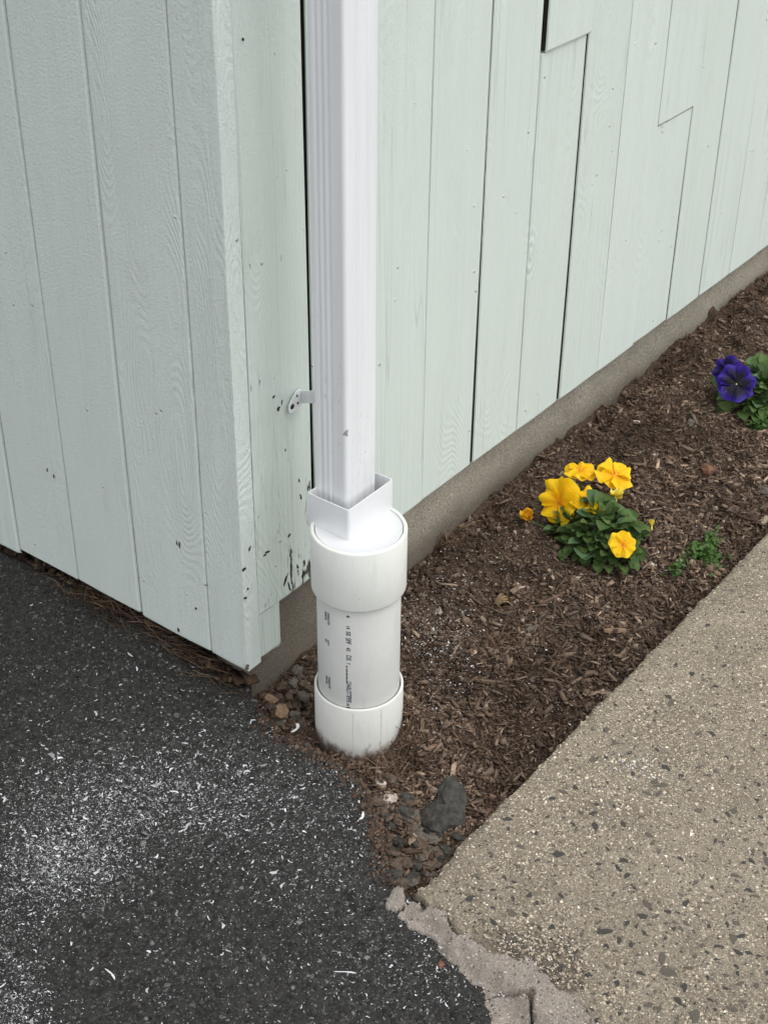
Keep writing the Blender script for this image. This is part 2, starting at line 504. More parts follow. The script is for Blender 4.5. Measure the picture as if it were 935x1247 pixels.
def mat_petal(name, core, body, edge, trans=0.3, blot=(0.25, 0.45)):
    t = NT(name)
    a = t.node('ShaderNodeAttribute', attribute_name='Col').outputs['Fac']
    p = t.coord(rand=True)
    nz = t.noise(p, 120.0, 3.0)
    tt = t.math('ADD', a, t.math('MULTIPLY', t.math('SUBTRACT', nz, 0.5), 0.25))
    c = t.ramp(tt, [(blot[0], core), (blot[1], body), (0.95, edge)])
    n = t.bump(t.noise(t.scale(t.coord(), (14, 2.5, 2)), 1.0, 3.0), 0.0030, 0.6)
    t.done(c, 0.5, n, 0.25)
    tr = t.node('ShaderNodeBsdfTranslucent'); t.l.new(c, tr.inputs['Color'])
    mx = t.node('ShaderNodeMixShader'); mx.inputs[0].default_value = trans
    t.l.new(t.b.outputs[0], mx.inputs[1]); t.l.new(tr.outputs[0], mx.inputs[2])
    t.l.new(mx.outputs[0], t.n['Material Output'].inputs['Surface'])
    return t.m
M['yellow'] = mat_petal('yellow_petal', (0.80, 0.33, 0.003), (0.93, 0.55, 0.006), (0.95, 0.62, 0.012), 0.3, (0.12, 0.50))
M['pale_yellow'] = mat_petal('pale_yellow_petal', (0.80, 0.55, 0.02), (0.85, 0.68, 0.06), (0.86, 0.72, 0.12))
M['withered'] = mat_petal('withered_petal', (0.42, 0.18, 0.02), (0.84, 0.46, 0.012), (0.72, 0.38, 0.02), 0.15)
M['purple'] = mat_petal('purple_petal', (0.004, 0.002, 0.008), (0.016, 0.006, 0.115), (0.034, 0.012, 0.250), 0.2, (0.52, 0.80))
M['eye'] = simple('flower_eye', (0.70, 0.52, 0.10), 0.6)
M['eye_dark'] = simple('flower_throat', (0.35, 0.14, 0.01), 0.6)
M['eye_pale'] = simple('pale_flower_eye', (0.72, 0.62, 0.32), 0.6)

# ------------------------------------------------------------------ ground levels
ZA = -0.050      # asphalt
ZS = -0.035      # top of the concrete slab
pix_edge = [(300, 822), (322, 872), (345, 893), (372, 905), (395, 918), (430, 942), (448, 962), (455, 985), (462, 1010), (468, 1040), (475, 1075)]
edge = [tuple(at(x, y, 2, ZA)[:2]) for x, y in pix_edge]
# garden bed: between the asphalt edge, the foundation and the slab
BED = [(0.06, 0.30)] + edge + [(-0.10, -0.52), (4.0, -0.52), (4.0, 0.30)]
SLAB = [(-0.142, -0.371), (0.0, -0.3715), (4.2, -0.373), (4.2, -1.5), (-0.30, -1.5), (-0.205, -0.66), (-0.175, -0.50), (-0.150, -0.42)]

def soil_z(x, y, fine=True):
    x = np.asarray(x, float); y = np.asarray(y, float)
    zw = np.interp(x, [-0.2, 0.1, 0.387, 0.606, 0.855, 1.137, 1.36, 1.6, 3], [-0.074, -0.068, -0.056, -0.042, -0.038, -0.025, -0.020, -0.030, -0.03])
    zs = np.interp(x, [-0.2, 0.0, 0.3, 0.8, 1.5, 3], [-0.068, -0.066, -0.058, -0.048, -0.042, -0.04])
    t = np.clip((y + 0.371) / 0.393, 0, 1)
    z = zs * (1 - t) + zw * t
    z = z + 0.012 * np.sin(np.pi * t) * np.interp(x, [0.1, 0.5], [0, 1])
    # furrow along the slab
    z = z - 0.008 * np.exp(-((y + 0.371) / 0.018) ** 2) * np.interp(x, [-.1, .6], [0.6, 1])
    z = z + 0.018 * vnoise(x, y, 0.11, 3) + 0.016 * fbm(x, y, 0.035, 2, 5)
    z = z - 0.016 * np.clip((vnoise(x, y, 0.055, 13) - 0.22) * 5, 0, 1)
    z = z + 0.030 * np.exp(-((x - 0.104) ** 2 + (y + 0.192) ** 2) / 0.026 ** 2) + 0.014 * np.exp(-((x - 0.012) ** 2 + (y + 0.098) ** 2) / 0.022 ** 2)
    if fine: z = z + 0.008 * fbm(x, y, 0.010, 2, 9)
    return z

def spaced(fine0, fine1, step, lo, hi, n=26):
    a = np.arange(fine0, fine1 + 1e-9, step)
    g = (np.geomspace(1, 1 + (hi - fine1) / step, n) - 1)[1:] * step + a[-1] if hi > fine1 + step else np.array([])
    b = a[0] - (np.geomspace(1, 1 + (fine0 - lo) / step, n) - 1)[1:][::-1] * step if lo < fine0 - step else np.array([])
    return np.concatenate([b, a, g])

def sstep(v, a, b):
    t = np.clip((v - a) / (b - a), 0, 1); return t * t * (3 - 2 * t)
def asph_z(x, y):
    x = np.asarray(x, float); y = np.asarray(y, float)
    return ZA + 0.006 * vnoise(x, y, 0.16, 31) + 0.0035 * fbm(x, y, 0.012, 2, 33) + 0.026 * sstep(x, -0.22, 0.01) * sstep(y, 0.04, 0.16)

# soil bed
xs = spaced(-0.20, 1.75, 0.005, -0.20, 4.0, 20); ys = np.arange(-0.42, 0.061, 0.005)
X, Y, F = grid(xs, ys)
Z = soil_z(X, Y)
soil = link('garden_soil', mesh_np('garden_soil', np.stack([X, Y, Z], -1).reshape(-1, 3), F, M['soil'], True))
tag(soil, kind='structure')

# asphalt sheet reaching far, dipping under the bed and the slab
xs = spaced(-0.85, 0.06, 0.004, -60, 60, 30); ys = spaced(-0.80, 0.80, 0.004, -60, 60, 30)
X, Y, F = grid(xs, ys)
d = sdf(X, Y, BED) + 0.010 * fbm(X, Y, 0.03, 3, 21)
near = (np.abs(X) < 1.2) & (np.abs(Y) < 1.2)
Zb = np.where(near, asph_z(X, Y), ZA)
drop = np.clip((0.010 - d) / 0.014, 0, 1)
Z = Zb - 0.075 * drop ** 1.5
Z = Z - 0.08 * np.clip((-sdf(X, Y, SLAB) - 0.02) / 0.03, 0, 1)
asph = link('asphalt_paving', mesh_np('asphalt_paving', np.stack([X, Y, Z], -1).reshape(-1, 3), F, M['asphalt'], True))
tag(asph, kind='structure')

# concrete slab (walkway): heightfield with a worn, ragged arris
xs = spaced(-0.24, 1.05, 0.0045, -0.32, 4.25, 14); ys = spaced(-0.92, -0.352, 0.0045, -1.55, -0.352, 12)
X, Y, F = grid(xs, ys)
def slab_d(X, Y):
    near_c = np.exp(-((X + 0.15) ** 2 + (Y + 0.45) ** 2) / 0.012)
    return sdf(X, Y, SLAB) + (0.0022 + 0.022 * near_c) * fbm(X, Y, 0.05, 3, 41) + 0.0022 * fbm(X, Y, 0.011, 2, 43)
d = slab_d(X, Y)
Z = ZS - 0.14 * np.clip((d + 0.0005) / 0.007, 0, 1) - 0.007 * np.clip((d + 0.013) / 0.013, 0, 1) ** 2
Z = Z + 0.003 * vnoise(X, Y, 0.20, 45) + 0.0012 * fbm(X, Y, 0.012, 2, 47)
# spalled patch beside the broken corner
sp = np.exp(-(((X + 0.135) / 0.030) ** 2 + ((Y + 0.535) / 0.060) ** 2))
Z = Z - 0.012 * np.clip(sp * 1.3 + 0.5 * fbm(X, Y, 0.03, 3, 49) - 0.25, 0, 1) * (sp > 0.05)
slab = link('pavement', mesh_np('pavement', np.stack([X, Y, Z], -1).reshape(-1, 3), F, M['slab'], True))
tag(slab, kind='structure')
def slab_z(x, y):
    return ZS + 0.003 * vnoise(np.array([x]), np.array([y]), 0.20, 45)[0] + 0.0012 * fbm(np.array([x]), np.array([y]), 0.012, 2, 47)[0]

# stones cast into the slab, worn open on top
agg_meshes = []
for k in range(6):
    n = 9; V = []; F_ = []
    for i in range(n):
        a = 2 * math.pi * i / n
        r = 1.0 * (0.55 + 0.75 * random.random())
        V.append((r * math.cos(a), r * math.sin(a) * 0.62, 0.0))
    V2 = [(x * 0.86, y * 0.86, 0.10) for x, y, z in V]
    V3 = [(x, y, -0.5) for x, y, z in V]
    allv = V3 + V + V2
    for i in range(n):
        j = (i + 1) % n
        F_.append((i, j, n + j, n + i)); F_.append((n + i, n + j, 2 * n + j, 2 * n + i))
    F_.append(tuple(range(2 * n, 3 * n)))
    agg_meshes.append([mesh_np('aggregate_stone', allv, F_, M[q]) for q in ('agg', 'agg2')])
spots = []
tries = 0
while len(spots) < 290 and tries < 20000:
    tries += 1
    px = random.uniform(480, 945); py = random.uniform(660, 1255)
    p = at(px, py, 2, ZS)
    if slab_d(np.array([p[0]]), np.array([p[1]]))[0] > -0.022: continue
    dens = 0.16 + 0.84 * max(0, min(1, (py - 800) / 250))
    if random.random() > dens: continue
    if any((p[0] - q[0]) ** 2 + (p[1] - q[1]) ** 2 < 0.010 ** 2 for q in spots): continue
    spots.append(p)
for p in spots:
    s = min(0.0105, 0.0031 * math.exp(random.gauss(0.08, 0.46)))
    me = random.choice(agg_meshes)[0 if random.random() < 0.52 else 1]
    o = link('aggregate_stone', me, slab, (p[0], p[1], slab_z(p[0], p[1]) + 0.0002), (R(random.uniform(-2, 2)), R(random.uniform(-2, 2)), random.uniform(0, 6.28)))
    o.scale = (s * random.uniform(0.8, 1.35), s, 0.006)

# mortar smeared along the broken end of the slab
MORT = [tuple(at(x, y, 2, ZA)[:2]) for x, y in [(466, 1090), (478, 1082), (496, 1090), (512, 1118), (545, 1130), (572, 1142), (600, 1165), (640, 1186), (650, 1200), (690, 1220), (740, 1262), (800, 1330), (640, 1330), (598, 1247), (588, 1215), (560, 1190), (535, 1172), (508, 1152), (488, 1124)]]
mx = [p[0] for p in MORT]; my = [p[1] for p in MORT]
X, Y, F = grid(np.arange(min(mx) - .02, max(mx) + .02, 0.002), np.arange(min(my) - .02, max(my) + .02, 0.002))
d = sdf(X, Y, MORT) + 0.001 + 0.026 * fbm(X, Y, 0.045, 3, 61) + 0.010 * fbm(X, Y, 0.012, 3, 63)
ds_ = slab_d(X, Y)
Z = np.maximum(asph_z(X, Y) + 0.0022, ZA + (ZS - ZA + 0.0030) * sstep(ds_, 0.030, 0.004)) + 0.003 * vnoise(X, Y, 0.035, 65) + 0.0024 * fbm(X, Y, 0.012, 3, 67)
Z = Z - 0.030 * np.clip((d + 0.001) / 0.005, 0, 1)
crk = np.abs(fbm(X, Y, 0.06, 2, 69))
Z = Z - 0.022 * (crk < 0.014)
def mort_z(px_, py_):
    i_ = np.clip(((px_ - MX0) / .002).astype(int), 0, MZ.shape[1] - 1); j_ = np.clip(((py_ - MY0) / .002).astype(int), 0, MZ.shape[0] - 1)
    inb = (px_ > MX0) & (px_ < MX0 + .002 * MZ.shape[1]) & (py_ > MY0) & (py_ < MY0 + .002 * MZ.shape[0])
    return np.where(inb & (MD[j_, i_] < 0), MZ[j_, i_], -9.0)
MX0, MY0, MZ, MD = X[0, 0], Y[0, 0], Z.copy(), d.copy()
keep = (d < 0.004).ravel()
Fk = F[keep[F].all(1)]
used = np.unique(Fk); remap = -np.ones(X.size, int); remap[used] = np.arange(len(used))
mort = link('mortar_patch', mesh_np('mortar_patch', np.stack([X, Y, Z], -1).reshape(-1, 3)[used], remap[Fk], M['mortar'], True))
tag(mort, 'smooth grey mortar smear patching the broken corner of the concrete slab', 'mortar')

# ------------------------------------------------------------------ building
bld = link('painted_building', None)
tag(bld, 'mint green wooden building with vertical board siding on a concrete foundation', 'building')
HW = 2.55
FX, FY = 0.028, 0.022
# foundation: L-shaped concrete, slightly uneven face
def uneven_wall(name, along, face, l0, l1, z0, z1, mat, parent, thick=0.18, step=0.02):
    us = np.concatenate([np.arange(l0, min(l1, 1.8), step), np.linspace(min(l1, 1.8), l1, 12)])
    zs = np.linspace(z0, z1, 14)
    V = []; nU = len(us); nZ = len(zs)
    for z in zs:
        for u in us:
            dd = 0.004 * float(vnoise(np.array([u]), np.array([z]), 0.07, 71)[0]) + 0.002 * float(vnoise(np.array([u]), np.array([z]), 0.02, 73)[0])
            V.append((u, face + dd, z) if along == 'x' else (face + dd, u, z))
    F = []
    for j in range(nZ - 1):
        for i in range(nU - 1):
            q = (j * nU + i, j * nU + i + 1, (j + 1) * nU + i + 1, (j + 1) * nU + i)
            F.append(q if along == 'x' else q[::-1])
    return link(name, mesh_np(name, V, F, mat, True), parent)
Vb, Fb = box_vf(FX + 0.006, 4.0, FY + 0.006, 4.0, -0.25, 0.10)
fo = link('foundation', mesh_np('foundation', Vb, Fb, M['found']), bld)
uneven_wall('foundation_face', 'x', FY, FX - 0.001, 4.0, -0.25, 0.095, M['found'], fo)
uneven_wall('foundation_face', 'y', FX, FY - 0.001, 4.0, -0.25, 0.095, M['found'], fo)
# wall cores
V, F = box_vf(0.034, 4.0, 0.024, 0.12, 0.085, HW)
fw = link('front_wall', mesh_np('front_wall', V, F, M['sheath']), bld)
V, F = box_vf(0.030, 0.12, 0.122, 4.0, 0.030, HW)
sw = link('side_wall', mesh_np('side_wall', V, F, M['sheath']), bld)

def board_mesh(w, thick, z0, z1, mat, ch=0.0018, ragged=0.0, seed=0, step=0.04, gap_shade=True):
    """vertical board, local x across, outer face at y=0, back at y=thick"""
    r = random.Random(seed)
    prof = [(0, thick), (0, 0.0009 + ch), (0, ch * 1.3), (ch * 0.35, ch * 0.35), (ch * 1.3, 0), (w * 0.33, -0.0004), (w * 0.66, -0.0004), (w - ch * 1.3, 0), (w - ch * 0.35, ch * 0.35), (w, ch * 1.3), (w, 0.0009 + ch), (w, thick)]
    k = len(prof)
    n = max(2, int((z1 - z0) / step))
    zs = [z0, z0 + 0.0025] + [z0 + 0.0025 + (z1 - z0 - 0.0025) * i / n for i in range(1, n + 1)]
    V = []
    ph = [r.uniform(0, 6.28) for _ in range(4)]
    for q, z in enumerate(zs):
        wob = 0.0005 * math.sin(z * 9 + ph[0]); wob2 = 0.0005 * math.sin(z * 7 + ph[1]); out = 0.0006 * math.sin(z * 4 + ph[2])
        for i, (x, y) in enumerate(prof):
            e = wob if x < w * 0.3 else (wob2 if x > w * 0.7 else 0)
            yy = y + out * (1 if y < thick else 0)
            xx = x + e
            zz = z
            if q == 0:
                if y < thick * 0.5: yy += 0.0016
                zz += ragged * (r.random() - 0.5)
            V.append((xx, yy, zz))
    F = []
    for j in range(len(zs) - 1):
        for i in range(k - 1):
            F.append((j * k + i, j * k + i + 1, (j + 1) * k + i + 1, (j + 1) * k + i))
    F.append(tuple(range(k))[::-1]); t0 = (len(zs) - 1) * k; F.append(tuple(range(t0, t0 + k)))
    me = mesh_np('board', V, F, mat, False)
    if gap_shade:
        me.materials.append(M['dark'])  # shade of the joint painted onto the inner board edges
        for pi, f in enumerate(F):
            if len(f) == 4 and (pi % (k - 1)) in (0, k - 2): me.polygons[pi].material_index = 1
    return me

# front wall boards (x edges measured on the wall)
edges = [0.1425, 0.262, 0.380, 0.507, 0.628, 0.752, 0.872, 0.993, 1.112, 1.229, 1.347, 1.466, 1.585]
while edges[-1] < 3.95: edges.append(edges[-1] + 0.119)
gaps = {0.380: 0.0014, 0.507: 0.0058, 0.628: 0.0008, 0.752: 0.0050, 0.872: 0.0007, 0.993: 0.0010, 1.112: 0.0016, 1.229: 0.0013, 1.347: 0.0014}
for i in range(len(edges) - 1):
    a, b = edges[i], edges[i + 1]
    ga = gaps.get(a, 0.0011); gb = gaps.get(b, 0.0011)
    zb = 0.067 + random.uniform(-0.0015, 0.0015)
    proud = random.uniform(-0.0012, 0.0012)
    if i == 4:       # butt joint: the upper piece stands proud of the lower one
        pieces = [(zb, 0.6535, a + 0.0004, b - 0.0066, 0.0), (0.6555, HW, a + 0.0062, b - 0.0004, -0.0045)]
    elif i == 7:
        pieces = [(zb, 0.4505, a + 0.0005, b - 0.0010, 0.0012), (0.4525, HW, a + 0.0004, b - 0.0006, -0.0012)]
    else:
        pieces = [(zb, HW, a + ga / 2, b - gb / 2, proud)]
    for z0, z1, xa, xb, pr in pieces:
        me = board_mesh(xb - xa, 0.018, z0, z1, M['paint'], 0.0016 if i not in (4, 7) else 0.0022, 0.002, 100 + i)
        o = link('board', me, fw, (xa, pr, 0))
        if i == 4: o.rotation_euler = (0, R(0.18), 0)

# side wall boards: wider V joints, rough sawn, bottoms out of line
sedges = [0.0, 0.064, 0.194, 0.317, 0.440, 0.563, 0.688]
while sedges[-1] < 3.9: sedges.append(sedges[-1] + 0.124)
sbot = [0.000, 0.0, 0.004, 0.002, -0.006, -0.016, -0.018]
for i in range(len(sedges) - 1):
    a, b = sedges[i], sedges[i + 1]
    g = 0.0016
    zb = sbot[i] if i < len(sbot) else -0.018
    w = b - a - (g if i else g / 2)
    me = board_mesh(w, 0.0255, zb, HW, M['paint_rough'], 0.0030 if i else 0.0014, 0.003, 300 + i, gap_shade=i > 0)
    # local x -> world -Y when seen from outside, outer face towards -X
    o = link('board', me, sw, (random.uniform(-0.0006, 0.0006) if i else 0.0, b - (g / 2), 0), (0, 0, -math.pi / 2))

# corner boards on the front face
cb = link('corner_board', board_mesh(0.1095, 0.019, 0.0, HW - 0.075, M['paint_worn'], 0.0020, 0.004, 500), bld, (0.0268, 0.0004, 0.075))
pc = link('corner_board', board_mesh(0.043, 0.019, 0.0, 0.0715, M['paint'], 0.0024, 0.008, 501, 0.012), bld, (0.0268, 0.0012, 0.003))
pc['label'] = 'short patch of corner board spliced in at the bottom'
# broken bare tip at the foot of the side board, worn edge chips
def blob(name, rx, ry, rz, mat, seed, n1=7, n2=9, rough=0.25, lobed=False):
    r = random.Random(seed); p1 = r.uniform(0, 6.28); p2 = r.uniform(0, 6.28); V = [(0, 0, -rz)]; F = []
    for i in range(1, n1):
        t = math.pi * i / n1
        for j in range(n2):
            p = 2 * math.pi * j / n2
            k = 1 + rough * (r.random() - 0.5) * 2
            if lobed: k *= 1 + .20 * math.sin(2 * p + p1) + .16 * math.sin(3 * p + p2) + .10 * math.sin(5 * p)
            V.append((rx * k * math.sin(t) * math.cos(p), ry * k * math.sin(t) * math.sin(p), -rz * k * math.cos(t)))
    V.append((0, 0, rz))
    for j in range(n2): F.append((0, 1 + (j + 1) % n2, 1 + j))
    for i in range(n1 - 2):
        for j in range(n2):
            a = 1 + i * n2 + j; b = 1 + i * n2 + (j + 1) % n2
            F.append((a, b, b + n2, a + n2))
    t0 = 1 + (n1 - 2) * n2
    for j in range(n2): F.append((t0 + j, t0 + (j + 1) % n2, len(V) - 1))
    return mesh_np(name, V, F, mat, False)
def chip_mark(px, py, w, h, seed, mat='hole', plane=1, val=-0.0002):
    p = at(px, py, plane, val)
    o = link('paint_chip_mark', blob('paint_chip_mark', w if plane == 1 else 0.0012, 0.0012 if plane == 1 else w, h, M[mat], seed, 6, 8, 0.45), cb if plane == 1 else sw, p)
    o.rotation_euler = (0, R(random.uniform(-30, 30)) if plane == 1 else 0, 0)
    if plane == 1: o.location = Vector(p) - cb.location
    return o
chip_mark(301, 813, 0.0038, 0.0045, 3, 'wood_raw')
for k, (px, py, w, h) in enumerate([(339, 497, .0034, .0036), (343, 490, .0016, .0040), (333, 483, .0020, .0022), (296, 48, .0013, .0018), (297.5, 693, .003, .002), (299, 728, .003, .0015), (302, 717, .0016, .0016),
                                    (304, 668, .0012, .003), (347, 548, .0010, .002), (326, 672, .0055, .0014), (322, 676, .003, .0012), (352, 652, .0028, .0028), (366, 605, .0014, .005), (364, 585, .0010, .004), (348, 706, .0024, .009), (352, 714, .0018, .008), (369, 700, .002, .005), (362, 690, .0015, .004)]):
    chip_mark(px, py, w, h, 20 + k)
for k, (px, py, w, h) in enumerate([(219, 663, .0016, .0050), (216, 661, .0008, .0042), (217.5, 767, .0018, .0036), (239, 741, .0014, .0018), (58, 572, .0004, .003), (66, 580, .0004, .003)]):
    o = chip_mark(px, py, w, h, 60 + k, 'hole', 0, -0.0002)

# roof edge over the walls
V, F = box_vf(-0.22, 4.2, -0.22, 4.2, HW + 0.002, HW + 0.16)
link('roof', mesh_np('roof', V, F, M['roof']), bld)

# ------------------------------------------------------------------ downspout
AX = (0.0627, -0.1342)
dsp = link('downspout', None, None, (0.081, -0.099, 0.262))
tag(dsp, 'white ribbed rectangular aluminium downspout dropping into a square collar', 'downspout')
def ds_profile(x0, x1, y0, y1):
    """rounded rectangle with pressed flutes"""
    P = []
    rc = 0.0045
    def flute(t, kind):
        # inward depth at fraction t of the side
        d = 0
        if kind == 'n':      # narrow side: three broad flutes
            for c, wd, dp in ((0.17, 0.085, 0.0019), (0.37, 0.085, 0.0019), (0.57, 0.085, 0.0019)):
                d += dp * math.cos(math.pi / 2 * (t - c) / wd) ** 2 if abs(t - c) < wd else 0
        else:
            for c in (0.30, 0.42, 0.54, 0.66, 0.78):
                d += 0.00045 * math.cos(math.pi / 2 * (t - c) / 0.05) ** 2 if abs(t - c) < 0.05 else 0
        return d
    def side(ax, ay, bx, by, nx, ny, kind, n=60):
        for i in range(n + 1):
            t = i / n; dd = flute(t, kind)
            P.append((ax + (bx - ax) * t - nx * dd, ay + (by - ay) * t - ny * dd))
    def corner(cx, cy, a0):
        for i in range(1, 6):
            a = a0 + math.pi / 2 * i / 6
            P.append((cx + rc * math.cos(a), cy + rc * math.sin(a)))
    side(x0 + rc, y0, x1 - rc, y0, 0, -1, 'w'); corner(x1 - rc, y0 + rc, -math.pi / 2)
    side(x1, y0 + rc, x1, y1 - rc, 1, 0, 'n'); corner(x1 - rc, y1 - rc, 0)
    side(x1 - rc, y1, x0 + rc, y1, 0, 1, 'w'); corner(x0 + rc, y1 - rc, math.pi / 2)
    side(x0, y1 - rc, x0, y0 + rc, -1, 0, 'n'); corner(x0 + rc, y0 + rc, math.pi)
    return P
pr = ds_profile(0.0525, 0.1105, -0.1235, -0.0755)
zs = [0.262, 0.266, 0.275, 0.29, 0.32, 0.40, 0.6, 0.9, 1.3, 1.8, HW]
V = []; k = len(pr)
for z in zs:
    s = 1.0 + (0.012 * max(0, (0.29 - z) / 0.03))
    for (x, y) in pr: V.append((0.0815 + (x - 0.0815) / s - 0.081, -0.0995 + (y + 0.0995) / s + 0.099, z - 0.262))
F = [(j * k + i, j * k + (i + 1) % k, (j + 1) * k + (i + 1) % k, (j + 1) * k + i) for j in range(len(zs) - 1) for i in range(k)]
shaft_me = mesh_np('shaft', V, F, M['alu'], True)
shaft = link('shaft', shaft_me, dsp)
# object coordinates of the finish are read in the shaft's own frame
# strap bracket: ear screwed to the corner board, arm to the back of the pipe
ear_c = at(358, 490, 1, -0.004)
def plate(name, outline, thick, mat, frame, holes=()):
    """outline in (u,w) mm of frame (origin, U, W, N)"""
    o, U, W, N = frame
    V = []; n = len(outline)
    for s in (0, 1):
        for u, w in outline: V.append(tuple(o + U * u + W * w + N * (thick * s)))
    F = [tuple(range(n))[::-1], tuple(range(n, 2 * n))] + [(i, (i + 1) % n, n + (i + 1) % n, n + i) for i in range(n)]
    return mesh_np(name, V, F, mat)
dl = Vector((0.081, -0.099, 0.262))
frame = (Vector(ear_c), Vector((1, 0, 0)), Vector((0, 0, 1)), Vector((0, -1, 0)))
ear = [(-0.0115, -0.004), (-0.010, -0.0095), (-0.004, -0.0125), (0.008, -0.0115), (0.0135, -0.006), (0.0135, 0.012), (0.010, 0.0145), (0.003, 0.0135), (-0.004, 0.007), (-0.010, 0.001)]
ob = link('strap', plate('strap', ear, 0.0012, M['alu'], frame), dsp, -dl)
arm0 = Vector(ear_c) + Vector((0.0125, -0.0008, 0.002))
arm1 = Vector((arm0.x - 0.012, -0.0750, arm0.z + 0.030))
U = (arm1 - arm0)
V = []; F = []
for t in np.linspace(0, 1, 7):
    c = arm0 + U * float(t)
    for dx in (0, 0.0013):
        for dz in (-0.0085, 0.0085): V.append((c.x + dx, c.y, c.z + dz))
for i in range(6):
    a = i * 4; b = a + 4
    F += [(a, a + 1, b + 1, b), (a + 2, b + 2, b + 3, a + 3), (a + 1, a + 3, b + 3, b + 1), (a, b, b + 2, a + 2)]
F += [(0, 2, 3, 1), (24, 25, 27, 26)]
link('strap_arm', mesh_np('strap_arm', V, F, M['alu']), ob)
for u, w, r_ in ((-0.0045, -0.0035, 0.0036), (0.0045, 0.0075, 0.0016), (0.0055, -0.0030, 0.0016)):
    sc = link('screw', lathe('screw', [(0.00001, 0.0008), (r_ * 0.7, 0.0008), (r_, 0.0), (r_, -0.0006)], M['hole'], 14), ob, Vector(ear_c) + Vector((u, -0.0013, w)), (R(90), 0, 0))

# ------------------------------------------------------------------ drain standpipe
drn = link('drain_pipe', None, None, (AX[0], AX[1], -0.075))
tag(drn, 'round white plastic drain standpipe with coupling and square adapter, rising from the soil', 'drain pipe')
off = 0.075
def ring(name, ro, ri, z0, z1, mat, bev=0.0014):
    return lathe(name, [(ri, z0), (ro - bev, z0), (ro - bev * .3, z0 + bev * .3), (ro, z0 + bev), (ro, z0 + (z1 - z0) * .5), (ro, z1 - bev), (ro - bev * .3, z1 - bev * .3), (ro - bev, z1), (ri + bev, z1), (ri + bev * .3, z1 - bev * .3), (ri, z1 - bev), (ri, z0)], mat, 96)
pipe = link('pipe', ring('pipe', 0.0520, 0.0480, -0.07, 0.205, M['pvc']), drn, (0, 0, off))
coup = link('coupling', ring('coupling', 0.0583, 0.0533, 0.1675, 0.253, M['pvc_coup'], 0.0022), drn, (0, 0, off))
hub = link('hub', ring('hub', 0.0570, 0.0532, -0.085, 0.0127, M['pvc_hub'], 0.0020), drn, (0, 0, off))
for ang in (-52, -7, 30):
    a = math.atan2(-0.62, -0.79) + R(ang)
    V, F = box_vf(-0.0003, 0.0005, -0.0004, 0.0004, -0.050, 0.008)
    link('mould_seam', mesh_np('mould_seam', V, F, M['pvc_hub']), hub, (0.0570 * math.cos(a), 0.0570 * math.sin(a), 0), (0, 0, a))
# square to round adapter: shallow dished disc with a rectangular collar
adp = link('adapter', lathe('adapter', [(0.00001, 0.2490), (0.030, 0.2492), (0.0490, 0.2500), (0.0500, 0.2506), (0.0512, 0.2514), (0.0522, 0.2512), (0.0525, 0.2500), (0.0525, 0.2200)], M['pvc_new'], 96), drn, (0, 0, off))
def rrect(x0, x1, y0, y1, r, n=6):
    P = []
    for cx, cy, a0 in ((x1 - r, y0 + r, -90), (x1 - r, y1 - r, 0), (x0 + r, y1 - r, 90), (x0 + r, y0 + r, 180)):
        for i in range(n + 1):
            a = R(a0 + 90 * i / n); P.append((cx + r * math.cos(a), cy + r * math.sin(a)))
    return P
cx0, cx1, cy0, cy1 = 0.0350, 0.1230, -0.1410, -0.0765
sh = [(0.0000, 0.2450, 0.004), (0.0000, 0.2560, 0.004), (0.0006, 0.2900, 0.0036), (0.0010, 0.2918, 0.0034), (0.0022, 0.2918, 0.0030), (0.0026, 0.2905, 0.003), (0.0026, 0.2510, 0.003)]
V = []; n = 28
for ins, z, r_ in sh:
    for x, y in rrect(cx0 + ins, cx1 - ins, cy0 + ins, cy1 - ins, r_): V.append((x - AX[0], y - AX[1], z))
F = [(j * n + i, j * n + (i + 1) % n, (j + 1) * n + (i + 1) % n, (j + 1) * n + i) for j in range(len(sh) - 1) for i in range(n)]
F.append(tuple(range(n))[::-1]); F.append(tuple(range((len(sh) - 1) * n, len(sh) * n)))
cme = mesh_np('collar', V, F, M['pvc_new'], True)
cme.set_sharp_from_angle(angle=R(40))
link('collar', cme, adp)
for me in (adp.data, coup.data, hub.data, pipe.data): me.set_sharp_from_angle(angle=R(60))
shaft_me.set_sharp_from_angle(angle=R(50))

# print on the pipe, reading downwards
def pipe_text(body, size, z_top, ang, squeeze=1.0):
    cu = bpy.data.curves.new('print', 'FONT'); cu.body = body; cu.size = size * 1.18; cu.offset = 0.00016
    to = bpy.data.objects.new('print', cu); col.objects.link(to)
    dg = bpy.context.evaluated_depsgraph_get()
    me = bpy.data.meshes.new_from_object(to.evaluated_get(dg))
    bpy.data.objects.remove(to); bpy.data.curves.remove(cu)
    a0 = math.atan2(-0.62, -0.79) + R(ang)
    n = len(me.vertices); co = np.zeros(n * 3, np.float32); me.vertices.foreach_get('co', co); co = co.reshape(-1, 3)
    r = 0.05222
    a = a0 + co[:, 1] / r
    V = np.stack([r * np.cos(a), r * np.sin(a), z_top - co[:, 0] * squeeze], -1)
    F = [tuple(p.vertices) for p in me.polygons]
    nm = mesh_np('printed_lettering', V, F, M['ink'])
    bpy.data.meshes.remove(me)
    o = link('printed_lettering', nm, pipe)
    return o
